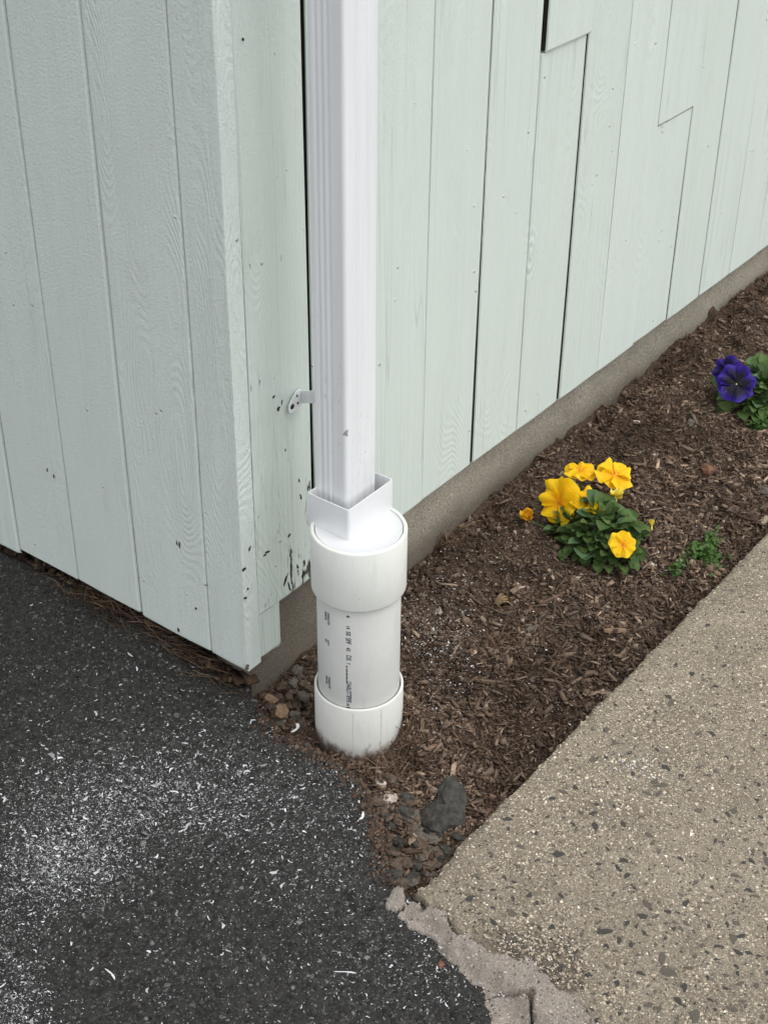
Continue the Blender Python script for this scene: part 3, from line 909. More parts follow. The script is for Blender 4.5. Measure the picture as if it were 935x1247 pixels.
for body, size, zt, ang, sq in (('4', .006, .158, -17, 1), ('14', .0058, .1425, -17, .8), ('SE', .0066, .1335, -17, .95), ('SPF', .0078, .1235, -17.5, .75), ('43', .0064, .1085, -17, .8), ('DS', .0074, .0965, -17, .8), ('?', .006, .0845, -16.5, 1),
                                ('PS-46 ASTM D3034 SDR-35 PSM', .0022, .0795, -17.5, .8), ('CHARLOTTE', .0074, .0545, -17, .52), ('PIPE', .0074, .0300, -17, .62), ('IN', .004, .0185, -17, .9), ('MADE', .0058, .0130, -17, .7),
                                ('CHARLOTTE', .0046, .1515, -47, .60), ('SEWER PIPE', .0034, .1505, -52, .62), ('DWV 4', .0030, .1085, -47, .75), ('3034', .0030, .1085, -51.5, .75), ('CHARLOTTE', .0046, .0505, -47, .60), ('SEWER PIPE', .0034, .0495, -52, .62)):
    pipe_text(body, size, zt, ang, sq)

# ------------------------------------------------------------------ batches of small pieces
CUBE_V = np.array([(-1, -1, -1), (1, -1, -1), (1, 1, -1), (-1, 1, -1), (-1, -1, 1), (1, -1, 1), (1, 1, 1), (-1, 1, 1)], float) * 0.5
CUBE_F = np.array([(3, 2, 1, 0), (4, 5, 6, 7), (0, 1, 5, 4), (1, 2, 6, 5), (2, 3, 7, 6), (3, 0, 4, 7)])
OCT_V = np.array([(1, 0, 0), (-1, 0, 0), (0, 1, 0), (0, -1, 0), (0, 0, 1), (0, 0, -1)], float) * 0.5
OCT_F = np.array([(0, 2, 4), (2, 1, 4), (1, 3, 4), (3, 0, 4), (2, 0, 5), (1, 2, 5), (3, 1, 5), (0, 3, 5)])
_t = (1 + 5 ** .5) / 2
ICO_V = np.array([(-1, _t, 0), (1, _t, 0), (-1, -_t, 0), (1, -_t, 0), (0, -1, _t), (0, 1, _t), (0, -1, -_t), (0, 1, -_t), (_t, 0, -1), (_t, 0, 1), (-_t, 0, -1), (-_t, 0, 1)]) / 3.8
ICO_F = np.array([(0, 11, 5), (0, 5, 1), (0, 1, 7), (0, 7, 10), (0, 10, 11), (1, 5, 9), (5, 11, 4), (11, 10, 2), (10, 7, 6), (7, 1, 8), (3, 9, 4), (3, 4, 2), (3, 2, 6), (3, 6, 8), (3, 8, 9), (4, 9, 5), (2, 4, 11), (6, 2, 10), (8, 6, 7), (9, 8, 1)])

def rotmats(yaw, pitch, roll):
    cy, sy, cp, sp_, cr, sr = np.cos(yaw), np.sin(yaw), np.cos(pitch), np.sin(pitch), np.cos(roll), np.sin(roll)
    Rm = np.empty((len(yaw), 3, 3))
    Rm[:, 0, 0] = cy * cp; Rm[:, 0, 1] = cy * sp_ * sr - sy * cr; Rm[:, 0, 2] = cy * sp_ * cr + sy * sr
    Rm[:, 1, 0] = sy * cp; Rm[:, 1, 1] = sy * sp_ * sr + cy * cr; Rm[:, 1, 2] = sy * sp_ * cr - cy * sr
    Rm[:, 2, 0] = -sp_; Rm[:, 2, 1] = cp * sr; Rm[:, 2, 2] = cp * cr
    return Rm

def batch(name, TV, TF, P, S, Rm, C, mat, jitter=0.15):
    n = len(P); k = len(TV)
    V = TV[None] * (1 + 0) + (rng.random((n, k, 3)) - 0.5) * jitter
    V = V * S[:, None, :]
    V = np.einsum('nij,nkj->nki', Rm, V) + P[:, None, :]
    F = (TF[None] + (np.arange(n) * k)[:, None, None]).reshape(-1, TF.shape[1])
    Cc = np.repeat(C, k, 0)
    return mesh_np(name, V.reshape(-1, 3), F, mat, False, Cc)

WOOD = np.array([(0.100, 0.068, 0.049), (0.070, 0.048, 0.036), (0.140, 0.098, 0.071), (0.175, 0.130, 0.097), (0.055, 0.040, 0.031), (0.120, 0.092, 0.074), (0.25, 0.19, 0.14), (0.36, 0.28, 0.21)])
WOODP = np.array([.20, .15, .18, .15, .11, .11, .065, .035])

def bed_points(n, xmin=-0.15, xmax=1.75, thin_keep=0.30):
    out = []
    while sum(len(o) for o in out) < n:
        x = xmin + (xmax - xmin) * rng.random(n) ** 1.15
        y = rng.uniform(-0.40, 0.02, n)
        ok = inside(x, y, BED) & (sdf(x, y, SLAB) > 0.002) & (np.hypot(x - AX[0], y - AX[1]) > 0.060)
        ok &= ~((x < 0.0) & (y > 0.0)) & (y < 0.016)
        thin = ((x < 0.075) & (y > -0.115)) | ((x < 0.01) & (y < -0.245))
        ok &= ~thin | (rng.random(n) < thin_keep)
        out.append(np.stack([x[ok], y[ok]], -1))
    return np.concatenate(out)[:n]

# grit: worn stone tops standing out of the asphalt and the concrete
PYR_V = np.array([(.5, 0, -.25), (0, .5, -.25), (-.5, 0, -.25), (0, -.5, -.25), (.22, .0, .25), (0, .22, .25), (-.22, 0, .25), (0, -.22, .25)])
PYR_F = np.array([(0, 1, 5, 4), (1, 2, 6, 5), (2, 3, 7, 6), (3, 0, 4, 7), (4, 5, 6, 7)])
def grit(name, P, s, C, mat, parent, h=.55):
    n = len(P)
    return tag(link(name, batch(name, PYR_V, PYR_F, P, np.column_stack([s * rng.uniform(.8, 1.5, n), s, s * h]), rotmats(rng.uniform(0, 6.28, n), rng.normal(0, .22, n), rng.normal(0, .22, n)), C, M[mat], .30), parent), kind='stuff')
def at_many(px, py, z):
    r = np.stack([px - 467.5, py - 623.5, np.full(len(px), FPX)], -1) @ BAS
    t = (z - CAM[2]) / r[:, 2]
    return CAM + r * t[:, None]
n = 120000
P = np.column_stack([rng.uniform(-.75, .05, n), rng.uniform(-.72, .72, n)])
v = (np.column_stack([P, np.full(n, ZA)]) - CAM) @ BAS.T
u_ = 467.5 + FPX * v[:, 0] / v[:, 2]; w_ = 623.5 + FPX * v[:, 1] / v[:, 2]
ok = (u_ > -140) & (u_ < 1000) & (w_ < 1400) & (sdf(P[:, 0], P[:, 1], BED) > .004) & (sdf(P[:, 0], P[:, 1], SLAB) > .0) & (sdf(P[:, 0], P[:, 1], MORT) > .006) & ~((P[:, 0] > .0) & (P[:, 1] > .03))
P = P[ok]; n = len(P)
s = np.clip(.0030 * np.exp(rng.normal(0, .45, n)), .0012, .0085)
C = np.array([(.014, .0138, .0130), (.026, .0255, .0238), (.044, .043, .040), (.082, .080, .074), (.14, .137, .128)])[rng.choice(5, n, p=[.30, .36, .22, .09, .03])] * rng.uniform(.8, 1.2, (n, 1))
grit('asphalt_grit', np.column_stack([P, asph_z(P[:, 0], P[:, 1]) + .0001]), s, C, 'grit', asph)
n = 120000
P = np.column_stack([rng.uniform(-.25, 1.15, n), rng.uniform(-.95, -.36, n)])
v = (np.column_stack([P, np.full(n, ZS)]) - CAM) @ BAS.T
u_ = 467.5 + FPX * v[:, 0] / v[:, 2]; w_ = 623.5 + FPX * v[:, 1] / v[:, 2]
dd = slab_d(P[:, 0], P[:, 1])
ok = (u_ < 1060) & (w_ < 1380) & (dd < -.004) & (sdf(P[:, 0], P[:, 1], MORT) > .002)
P = P[ok]; dd = dd[ok]; n = len(P)
zt = ZS + .003 * vnoise(P[:, 0], P[:, 1], .20, 45) + .0012 * fbm(P[:, 0], P[:, 1], .012, 2, 47) - .007 * np.clip((dd + .013) / .013, 0, 1) ** 2
s = np.clip(.0021 * np.exp(rng.normal(0, .38, n)), .0011, .0055)
C = np.array([(.49, .420, .315), (.38, .322, .240), (.240, .200, .150), (.080, .069, .055), (.70, .62, .50)])[rng.choice(5, n, p=[.30, .27, .20, .14, .09])] * rng.uniform(.82, 1.18, (n, 1))
C = C * np.clip(1 + 0.45 * fbm(P[:, 0], P[:, 1], .22, 4, 95), .68, 1.35)[:, None] * np.where(dd > -.03, .88, 1.0)[:, None]
m_ = rng.random(n) < np.interp(w_[ok], [650, 900, 1100], [.006, .016, .030])
s[m_] = np.clip(.0040 * np.exp(rng.normal(0, .30, m_.sum())), .0026, .0075); C[m_] = np.array([.080, .074, .064]) * rng.uniform(.6, 1.7, (m_.sum(), 1))
grit('sand_grit', np.column_stack([P, zt - .0001]), s, C, 'grit', slab, .40)

n = 5200
P = np.column_stack([rng.uniform(-.28, 2.6, n), rng.uniform(-1.48, -.38, n)])
v = (np.column_stack([P, np.full(n, ZS)]) - CAM) @ BAS.T
u_ = 467.5 + FPX * v[:, 0] / v[:, 2]; w_ = 623.5 + FPX * v[:, 1] / v[:, 2]
P = P[(slab_d(P[:, 0], P[:, 1]) < -.02) & ((u_ > 945) | (w_ > 1255))]; n = len(P)
s = np.clip(.0055 * np.exp(rng.normal(0, .45, n)), .0025, .017)
zt = ZS + .003 * vnoise(P[:, 0], P[:, 1], .20, 45) + .0012 * fbm(P[:, 0], P[:, 1], .012, 2, 47)
grit('aggregate_stones', np.column_stack([P, zt - s * .03]), s, np.array([.085, .079, .068]) * rng.uniform(.6, 1.7, (n, 1)), 'grit', slab, .14)
P = np.column_stack([rng.uniform(min(mx), max(mx), 9000), rng.uniform(min(my), max(my), 9000)])
zz = mort_z(P[:, 0], P[:, 1]); P = P[(zz > -1) & (rng.random(9000) < .35 + .5 * fbm(P[:, 0], P[:, 1], .05, 2, 97))]; n = len(P)
C = np.array([(.45, .40, .35), (.30, .26, .22), (.12, .10, .085), (.05, .045, .04)])[rng.choice(4, n, p=[.35, .3, .2, .15])]
grit('mortar_grit', np.column_stack([P, mort_z(P[:, 0], P[:, 1])]), np.clip(.0020 * np.exp(rng.normal(0, .4, n)), .001, .006), C, 'grit', mort)

# soil crumbs
n = 62000
P2 = bed_points(n, thin_keep=.8)
s = 0.0023 * np.exp(rng.normal(0, 0.55, n)); s = np.clip(s, 0.0010, 0.013)
P = np.column_stack([P2, soil_z(P2[:, 0], P2[:, 1]) + s * 0.18])
S = np.column_stack([s * rng.uniform(.8, 1.4, n), s, s * rng.uniform(.6, 1, n)])
def patchy(P2): return np.clip(1 + 0.75 * fbm(P2[:, 0], P2[:, 1], 0.09, 3, 91), .55, 1.6)[:, None]
C = np.array([(0.112, 0.075, 0.054), (0.150, 0.104, 0.076), (0.060, 0.041, 0.030), (0.205, 0.150, 0.112), (0.33, 0.27, 0.21)])[rng.choice(5, n, p=[.36, .30, .17, .13, .04])] * rng.uniform(.7, 1.3, (n, 1)) * patchy(P2)
o = link('soil_crumbs', batch('soil_crumbs', ICO_V, ICO_F, P, S, rotmats(rng.uniform(0, 6.28, n), rng.uniform(-1, 1, n), rng.uniform(-1, 1, n)), C, M['chips'], 0.3))
tag(o, 'loose dark brown crumbs of garden soil', 'soil', kind='stuff')

# wood mulch mass
n = 22000
P2 = bed_points(n * 3)
w = 0.22 + 0.78 * np.clip((-P2[:, 1] - 0.10) / 0.2, 0, 1) + 0.25 * (vnoise(P2[:, 0], P2[:, 1], 0.12, 81))
P2 = P2[rng.random(len(P2)) < np.clip(w, 0.1, 1)][:n]; n = len(P2)
L = np.clip(0.0058 * np.exp(rng.normal(0, 0.58, n)), 0.0020, 0.024)
Wd = np.clip(L * rng.uniform(0.08, 0.38, n), 0.0006, 0.0050)
Th = np.clip(Wd * rng.uniform(0.3, 0.8, n), 0.0005, 0.0022)
P = np.column_stack([P2, soil_z(P2[:, 0], P2[:, 1]) + 0.0018 + rng.uniform(0, 0.0035, n)])
C = WOOD[rng.choice(len(WOOD), n, p=WOODP / WOODP.sum())] * rng.uniform(.7, 1.3, (n, 1)) * patchy(P2) * np.array([1.13, 1.08, 1.04])
o = link('wood_mulch', batch('wood_mulch', CUBE_V, CUBE_F, P, np.column_stack([L, Wd, Th]), rotmats(rng.uniform(0, 6.28, n), rng.normal(0, .28, n), rng.normal(0, .5, n)), C, M['chips'], 0.42))
tag(o, 'fine brown shredded wood mulch covering the flower bed', 'mulch', kind='stuff')

n = 2600
ie = rng.integers(1, len(edge) - 1, n); tt_ = rng.random(n)
E0 = np.array(edge)[ie]; E1 = np.array(edge)[np.minimum(ie + 1, len(edge) - 1)]
P2 = E0 * (1 - tt_)[:, None] + E1 * tt_[:, None] + np.column_stack([-np.abs(rng.normal(0, .013, n)) + .006, rng.normal(0, .006, n)])
s = np.clip(0.0022 * np.exp(rng.normal(0, .5, n)), .0009, .009)
C = np.array([(0.095, 0.062, 0.044), (0.13, 0.09, 0.064), (0.055, 0.038, 0.028), (.05, .048, .044)])[rng.choice(4, n, p=[.4, .25, .2, .15])] * rng.uniform(.7, 1.3, (n, 1))
P = np.column_stack([P2, np.where(sdf(P2[:, 0], P2[:, 1], BED) > 0, asph_z(P2[:, 0], P2[:, 1]), np.maximum(soil_z(P2[:, 0], P2[:, 1]), ZA - .016)) + s * .15])
o = link('soil_crumbs', batch('soil_crumbs', ICO_V, ICO_F, P, np.column_stack([s * 1.3, s, s * .8]), rotmats(rng.uniform(0, 6.28, n), rng.uniform(-1, 1, n), rng.uniform(-1, 1, n)), C, M['chips'], .3))
tag(o, 'brown soil crumbs strayed over the ragged edge of the asphalt', 'soil', kind='stuff')

# thin dry fibres and roots
def fibres(name, pts, lens, rad, cols, lift, label, cat, mat='chips', steep=0.25, heading=None, zf=None):
    V = []; F = []; C = []
    for i, (x, y) in enumerate(pts):
        L = lens[i]; a = rng.uniform(0, 6.28) if heading is None else heading[i] + rng.normal(0, .35)
        p = np.array([x, y, 0.0]); p[2] = (float(soil_z(np.array([x]), np.array([y]))[0]) if zf is None else zf(x, y)) + lift * rng.random()
        up = rng.normal(0.0, steep); pts_ = []
        for k in range(5):
            pts_.append(p.copy())
            p = p + np.array([math.cos(a), math.sin(a), up]) * L / 4
            a += rng.normal(0, 0.22); up -= rng.uniform(0, 0.10)
        v, f = tube(pts_, [rad, rad, rad, rad * .8, rad * .4], 3)
        b = len(V); V += v; F += [tuple(q + b for q in ff) for ff in f]; C += [cols[rng.integers(len(cols))] * rng.uniform(.7, 1.2)] * len(v)
    o = link(name, mesh_np(name, V, F, M[mat], False, np.array(C)))
    return tag(o, label, cat, kind='stuff')
FIB = np.array([(0.16, 0.105, 0.07), (0.10, 0.062, 0.040), (0.24, 0.18, 0.125), (0.13, 0.075, 0.045)])
pf = bed_points(6500)
fibres('dry_fibres', pf, np.clip(0.012 * np.exp(rng.normal(0, .6, len(pf))), .004, .06), 0.00036, FIB, 0.008, 'thin dry root fibres scattered through the mulch', 'fibres')
# dry tufts beside the pipe foot
tp = []
for cx_, cy_, nn in ((0.055, -0.215, 130), (0.095, -0.205, 90), (0.020, -0.225, 70), (0.135, -0.175, 60), (0.30, -0.20, 60), (0.46, 0.0, 70), (0.62, 0.0, 60)):
    for _ in range(nn): tp.append((cx_ + rng.normal(0, .016), cy_ + rng.normal(0, .010)))
tp = [q for q in tp if q[1] < 0.012]
fibres('dry_grass_tufts', tp, rng.uniform(.012, .034, len(tp)), 0.00055, FIB, 0.006, 'tufts of dry brown grass lying at the foot of the pipe and wall', 'dry grass', steep=0.6)
# pine needles blown under the side wall
npn = 340
yy = rng.uniform(0.03, 0.62, npn); yy = np.where(rng.random(npn) < .5, np.clip(rng.normal(.27, .035, npn), .03, .6), np.clip(rng.normal(.13, .04, npn), .02, .6))
xx = -0.004 + np.abs(rng.normal(0, .012, npn)) * -1 + 0.012
nd = np.array([(0.095, 0.060, 0.038), (0.062, 0.038, 0.025), (0.16, 0.112, 0.072), (0.045, 0.029, 0.021)])
fibres('pine_needles', np.column_stack([xx, yy]), rng.uniform(.015, .05, npn), 0.00055, nd, 0.016, 'brown pine needles caught under the side wall boards', 'pine needles', steep=0.22, heading=np.where(rng.random(npn) < .5, 1.57, -1.57), zf=lambda x, y: float(asph_z(x, y)) + 0.001)
npn = 500
yy = rng.uniform(0.02, 0.62, npn); xx = rng.uniform(0.006, 0.030, npn); s = np.clip(0.006 * np.exp(rng.normal(0, .4, npn)), .002, .014)
P = np.column_stack([xx, yy, asph_z(xx, yy) + s * 0.2 + rng.uniform(0, .010, npn)])
C = nd[rng.choice(4, npn)] * rng.uniform(.4, .9, (npn, 1))
o = link('leaf_litter', batch('leaf_litter', CUBE_V, CUBE_F, P, np.column_stack([s * 1.6, s, s * .3]), rotmats(rng.uniform(0, 6.28, npn), rng.normal(0, .4, npn), rng.normal(0, .4, npn)), C, M['chips'], .4))
tag(o, 'dark leaf litter packed in the gap below the side wall', 'leaf litter', kind='stuff')

# countable larger mulch chips
chip_me = []
for k in range(10):
    V = CUBE_V.copy() + (rng.random((8, 3)) - 0.5) * 0.38
    V[:, 0] += np.where(V[:, 1] > 0, 0.12 * rng.random(), -0.12 * rng.random())
    c = WOOD[rng.choice(len(WOOD), p=np.array([.12, .10, .2, .2, .05, .13, .13, .07]))]
    chip_me.append(mesh_np('mulch_chip', V, CUBE_F, M['chips'], False, np.tile(c, (8, 1))))
P2 = bed_points(2600)
wgt = 0.12 + 0.88 * np.clip((-P2[:, 1] - 0.12) / 0.18, 0, 1)
P2 = P2[rng.random(len(P2)) < wgt][:230]
for x, y in P2:
    L = float(np.clip(0.0125 * math.exp(rng.normal(0, .35)), .008, .026)); w_ = L * rng.uniform(.14, .42)
    o = link('mulch_chip', chip_me[rng.integers(10)], None, (x, y, float(soil_z(np.array([x]), np.array([y]))[0]) + 0.0042), (rng.normal(0, .3), rng.normal(0, .15), rng.uniform(0, 6.28)))
    o.scale = (L, w_, max(.0012, w_ * rng.uniform(.25, .5)))
    tag(o, 'brown splinter of wood mulch lying on the flower bed', 'mulch chip', 'larger mulch chips on the flower bed')

# particular bits of wood seen in the bed: (px, py, length, width, turn in the picture, material tone, label)
def img_yaw(ang):
    a = R(ang)
    r = BAS[0][:2]; f = BAS[2][:2]; r = r / np.hypot(*r); f = f / np.hypot(*f)
    v = r * math.cos(a) + f * math.sin(a) * 1.5
    return math.atan2(v[1], v[0])
def on_soil(px, py, up=0.0):
    z = -0.045
    for _ in range(6):
        p = at(px, py, 2, z + up); z = float(soil_z(p[:1], p[1:2])[0])
    return at(px, py, 2, z + up)
for px, py, L, w_, ang, tone, lab in ((568, 641, .030, .007, 20, (.24, .17, .11), 'tan bark strip resting beside the foundation behind the pipe'),
                                      (573, 650, .020, .009, -65, (.13, .085, .06), 'short brown bark piece leaning under the tan strip by the foundation'),
                                      (775, 516, .013, .007, -35, (.55, .47, .38), 'small whitish wood flake between the yellow and purple pansies'),
                                      (836, 548, .026, .007, -35, (.22, .16, .12), 'weathered wood splinter behind the yellow pansies'),
                                      (922, 570, .034, .008, 5, (.34, .25, .18), 'long tan wood splinter between the purple pansy and the slab'),
                                      (930, 636, .026, .010, 50, (.42, .34, .26), 'pale torn wood chip at the edge of the slab'),
                                      (748, 770, .030, .008, 0, (.30, .20, .13), 'short tan wood block lying near the edge of the slab'),
                                      (595, 832, .045, .004, -5, (.20, .145, .10), 'long straight twig lying in the mulch right of the pipe'),
                                      (672, 731, .050, .0045, 28, (.16, .10, .07), 'reddish brown stick pointing at the yellow pansies'),
                                      (700, 708, .022, .005, 30, (.50, .42, .33), 'bleached wood sliver below the yellow pansies'),
                                      (690, 800, .028, .006, 8, (.26, .19, .13), 'tan splinter flush beside the slab edge'),
                                      (588, 757, .016, .008, -70, (.34, .27, .20), 'pale bark piece next to the curled husk'),
                                      (715, 822, .022, .007, 4, (.22, .16, .115), 'grey tan bark strip near the slab edge'),
                                      (462, 958, .020, .010, -40, (.26, .18, .12), 'curled bark fragment below the drain pipe')):
    p = on_soil(px, py)
    V = []
    n_ = 7
    for i in range(n_):
        t = i / (n_ - 1) - .5
        ww = .5 * (1 - abs(t * 1.7) ** 3) + .06 * rng.random()
        for sy in (-1, 1):
            for sz in (0, 1): V.append((t + .03 * rng.normal() * (sz), sy * ww * (1 if sz == 0 else .8), sz + .25 * math.sin(t * 3)))
    F = []
    for i in range(n_ - 1):
        a = i * 4; b = a + 4
        F += [(a, b, b + 1, a + 1), (a + 2, a + 3, b + 3, b + 2), (a + 1, b + 1, b + 3, a + 3), (a, a + 2, b + 2, b)]
    F += [(0, 1, 3, 2), ((n_ - 1) * 4, (n_ - 1) * 4 + 2, (n_ - 1) * 4 + 3, (n_ - 1) * 4 + 1)]
    me = mesh_np('wood_piece', V, F, M['chips'], False, np.tile(np.array(tone), (len(V), 1)))
    o = link('wood_piece', me, None, (p[0], p[1], p[2] + 0.002), (R(rng.uniform(-12, 12)), R(rng.uniform(-6, 6)), img_yaw(ang)))
    o.scale = (L, w_, 0.0032)
    tag(o, lab, 'wood piece')

# curled husk right of the pipe
p = on_soil(610, 737)
V = []; F = []
hs_ = link('curled_husk', None, None, (p[0], p[1], p[2] + 0.001), (0, 0, img_yaw(20)))
tag(hs_, 'tan curled husk of dry bark strips in the mulch right of the pipe', 'bark')
for k in range(7):
    V = []; F = []
    a = R(-34 + 10 * k)
    for i in range(6):
        t = i / 5; rr = 0.006 + 0.020 * t
        z = 0.010 * math.sin(t * 2.6) + 0.002
        for s_ in (-1, 1):
            for dz in (0, .0008): V.append((rr * math.cos(a) - .014 - s_ * .0012 * math.sin(a), rr * math.sin(a) + s_ * .0014 * math.cos(a) * (1.2 - t * .6), z + dz + .0012 * (k % 2)))
    for i in range(5):
        q = i * 4; b = q + 4
        F += [(q, b, b + 1, q + 1), (q + 2, q + 3, b + 3, b + 2), (q + 1, b + 1, b + 3, q + 3), (q, q + 2, b + 2, b)]
    F += [(0, 1, 3, 2), (20, 22, 23, 21)]
    link('bark_strip', mesh_np('bark_strip', V, F, M['chips'], False, np.tile(np.array((.30, .20, .115)) * rng.uniform(.7, 1.2), (len(V), 1))), hs_)

# ------------------------------------------------------------------ stones
def stone(name, px, py, rx, ry, rz, mat, label, seed, zbase=None, yaw=0.0, group=None, sink=0.35, cat='stone'):
    p = on_soil(px, py) if zbase is None else at(px, py, 2, zbase)
    big_ = rx > .02
    o = link(name, blob(name, rx, ry, rz, M[mat], seed, 9 if big_ else 5, 15 if big_ else 7, 0.15 if big_ else 0.34, big_), None, (p[0], p[1], p[2] + rz * (1 - 2 * sink)), (R(random.uniform(-12, 12)), R(random.uniform(-12, 12)), yaw))
    return tag(o, label, cat, group)
stone('asphalt_chunk', 543, 988, .036, .027, .011, 'st_dark', 'dark broken lump of asphalt beside the concrete slab corner', 901, yaw=.6, cat='asphalt lump')
stone('flat_stone', 474, 972, .014, .010, .004, 'st_pale', 'pale flat stone chip on the edge of the asphalt below the pipe', 902, yaw=.2)
stone('flat_stone', 462, 956, .012, .007, .004, 'st_pale', 'smaller pale stone chip partly under bark below the pipe', 903, yaw=1.2)
stone('brick_fragment', 862, 574, .011, .013, .009, 'st_red', 'reddish brown angular stone standing in the soil', 904, cat='stone')
stone('soil_clod', 683, 546, .015, .015, .012, 'soil', 'dark rounded soil clod between foundation and yellow pansies', 905, cat='soil clod')
stone('soil_clod', 864, 386, .014, .013, .014, 'soil', 'brown soil clod heaped against the foundation', 906, cat='soil clod')
stone('stone', 840, 516, .008, .006, .005, 'st_grey', 'small grey pebble near the purple pansy', 907)
stone('stone', 645, 765, .010, .007, .004, 'st_grey', 'flat grey slate piece right of the pipe', 908)
stone('stone', 536, 745, .008, .006, .004, 'st_pale', 'pale pebble among white flecks beside the pipe', 909)
stone('stone', 577, 796, .013, .008, .005, 'st_brown', 'flat brown stone beside the pipe', 910, yaw=.7)
stone('stone', 891, 622, .012, .010, .007, 'st_brown', 'brown lump of earth beside the slab', 911)
stone('stone', 928, 598, .012, .010, .006, 'st_grey', 'grey brown flat stone near the slab edge', 912)
stone('stone', 812, 625, .013, .011, .006, 'soil', 'low soil lump right of the yellow pansies', 913, cat='soil clod')
stone('pebble', 537, 1176, .005, .004, .003, 'st_red', 'tiny rust coloured pebble beside the mortar patch', 914, zbase=ZA)
# gravel heap left of the pipe
k = 0
for px, py in ((329, 856), (343, 870), (341, 885), (352, 853), (362, 862), (357, 845), (369, 851), (347, 841), (376, 861), (371, 838), (360, 874), (366, 829), (378, 842), (340, 852), (357, 833), (350, 863), (372, 873), (334, 866), (362, 820), (377, 823), (383, 878), (368, 884)):
    k += 1
    r_ = random.uniform(.0072, .0115)
    stone('gravel_stone', px, py, r_, r_ * .78, r_ * .55, ('st_brown', 'st_brown', 'st_brown', 'st_grey')[k % 4] if k > 2 else 'st_tan', 'brown gravel stone in the small heap between building corner and drain pipe' if k > 2 else 'tan gravel stone at the asphalt edge of the heap by the building corner', 920 + k, yaw=random.uniform(0, 3), group='gravel by the building corner', sink=.12, cat='gravel stone')
# gravel in the tip of the bed between asphalt and slab
k = 0
for _ in range(400):
    px = random.uniform(455, 560); py = random.uniform(950, 1078)
    p = on_soil(px, py)
    if not inside(np.array([p[0]]), np.array([p[1]]), BED)[0] or sdf(np.array([p[0]]), np.array([p[1]]), SLAB)[0] < .008: continue
    if math.hypot(px - 541, py - 986) < 34: continue
    k += 1
    if k > 95: break
    r_ = random.uniform(.0045, .0105)
    stone('slate_chip', px, py, r_ * 1.2, r_ * .8, r_ * .35, random.choice(['st_grey', 'st_brown', 'st_dark', 'st_brown']), 'flat grey brown stone chip in the pointed tip of the bed', 1000 + k, yaw=random.uniform(0, 3), group='stone chips in the tip of the bed', sink=.05, cat='stone chip')

# ------------------------------------------------------------------ white plastic shavings
def strip(n_seg, curl, w):
    V = []; a = 0.0; x = z = 0.0
    for i in range(n_seg + 1):
        t = i / n_seg
        ww = w * (1 - abs(2 * t - 1) ** 3 * .7)
        V += [(x, -ww, z), (x, ww, z)]
        x += math.cos(a) / n_seg; z += abs(math.sin(a)) * .5 / n_seg; a += curl / n_seg
    F = np.array([(2 * i, 2 * i + 2, 2 * i + 3, 2 * i + 1) for i in range(n_seg)])
    V = np.array(V); V[:, 0] -= V[:, 0].mean()
    return V, F
def bent(n_seg, bend, w):
    V = []; a = 0.0; x = y = 0.0
    for i in range(n_seg + 1):
        t = i / n_seg; ww = w * (1 - abs(2 * t - 1) ** 3 * .7)
        V += [(x + math.sin(a) * ww, y - math.cos(a) * ww, .02 * i), (x - math.sin(a) * ww, y + math.cos(a) * ww, .05 + .02 * i)]
        x += math.cos(a) / n_seg; y += math.sin(a) / n_seg; a += bend / n_seg
    F = np.array([(2 * i, 2 * i + 2, 2 * i + 3, 2 * i + 1) for i in range(n_seg)])
    V = np.array(V); V[:, :2] -= V[:, :2].mean(0)
    return V, F
clusters = [(95, 1030, 50, 36, 5.0), (60, 1060, 40, 30, 2.6), (190, 970, 90, 30, 4.4), (120, 950, 90, 40, 2.6), (240, 960, 90, 45, 2.2), (300, 1000, 80, 60, 1.5), (330, 920, 60, 50, 1.2), (20, 1235, 25, 40, 1.8), (10, 1140, 30, 50, 1.0), (230, 1050, 220, 130, 3.2), (430, 1060, 60, 80, 1.3), (520, 1180, 60, 40, .9), (200, 860, 180, 40, 1.2), (430, 960, 30, 40, .8), (280, 1130, 260, 120, 2.6), (150, 800, 160, 60, .8)]
cw = np.array([c[4] for c in clusters]); cw = cw / cw.sum()
def asphalt_pts(n):
    out = []
    while len(out) < n:
        c = clusters[rng.choice(len(clusters), p=cw)]
        px = rng.normal(c[0], c[2]); py = rng.normal(c[1], c[3])
        if px < -80 or px > 700 or py > 1330: continue
        p = at(px, py, 2, ZA)
        if p[0] > 0.02 and p[1] > -0.02: continue
        out.append(p[:2])
    P = np.array(out)
    ok = (sdf(P[:, 0], P[:, 1], BED) > 0.003) & (sdf(P[:, 0], P[:, 1], SLAB) > -0.0) & ~((P[:, 0] > -0.005) & (P[:, 1] > 0))
    return P[ok]
Vs, Fs = bent(3, 1.6, .16)
P2 = asphalt_pts(36000); n = len(P2)
L = np.clip(0.00130 * np.exp(rng.normal(0, .55, n)), .0006, .006)
L = np.where(rng.random(n) < .045, L * 2.3, L)
P = np.column_stack([P2, np.maximum(asph_z(P2[:, 0], P2[:, 1]), mort_z(P2[:, 0], P2[:, 1])) + rng.uniform(-.0002, .0011, n)])
C = np.ones((n, 3)) * rng.uniform(.16, .66, (n, 1)) * np.array([.97, .98, 1.0])
flip = np.where(rng.random(n) < .5, -1.0, 1.0)
o = link('plastic_dust', batch('plastic_dust', Vs, Fs, P, np.column_stack([L, L * flip * rng.uniform(.5, 1.3, n), L]), rotmats(rng.uniform(0, 6.28, n), rng.normal(0, .2, n), rng.normal(0, .3, n)), C, M['flake'], .12))
tag(o, 'fine white plastic cuttings scattered over the asphalt', 'plastic cuttings', kind='stuff')
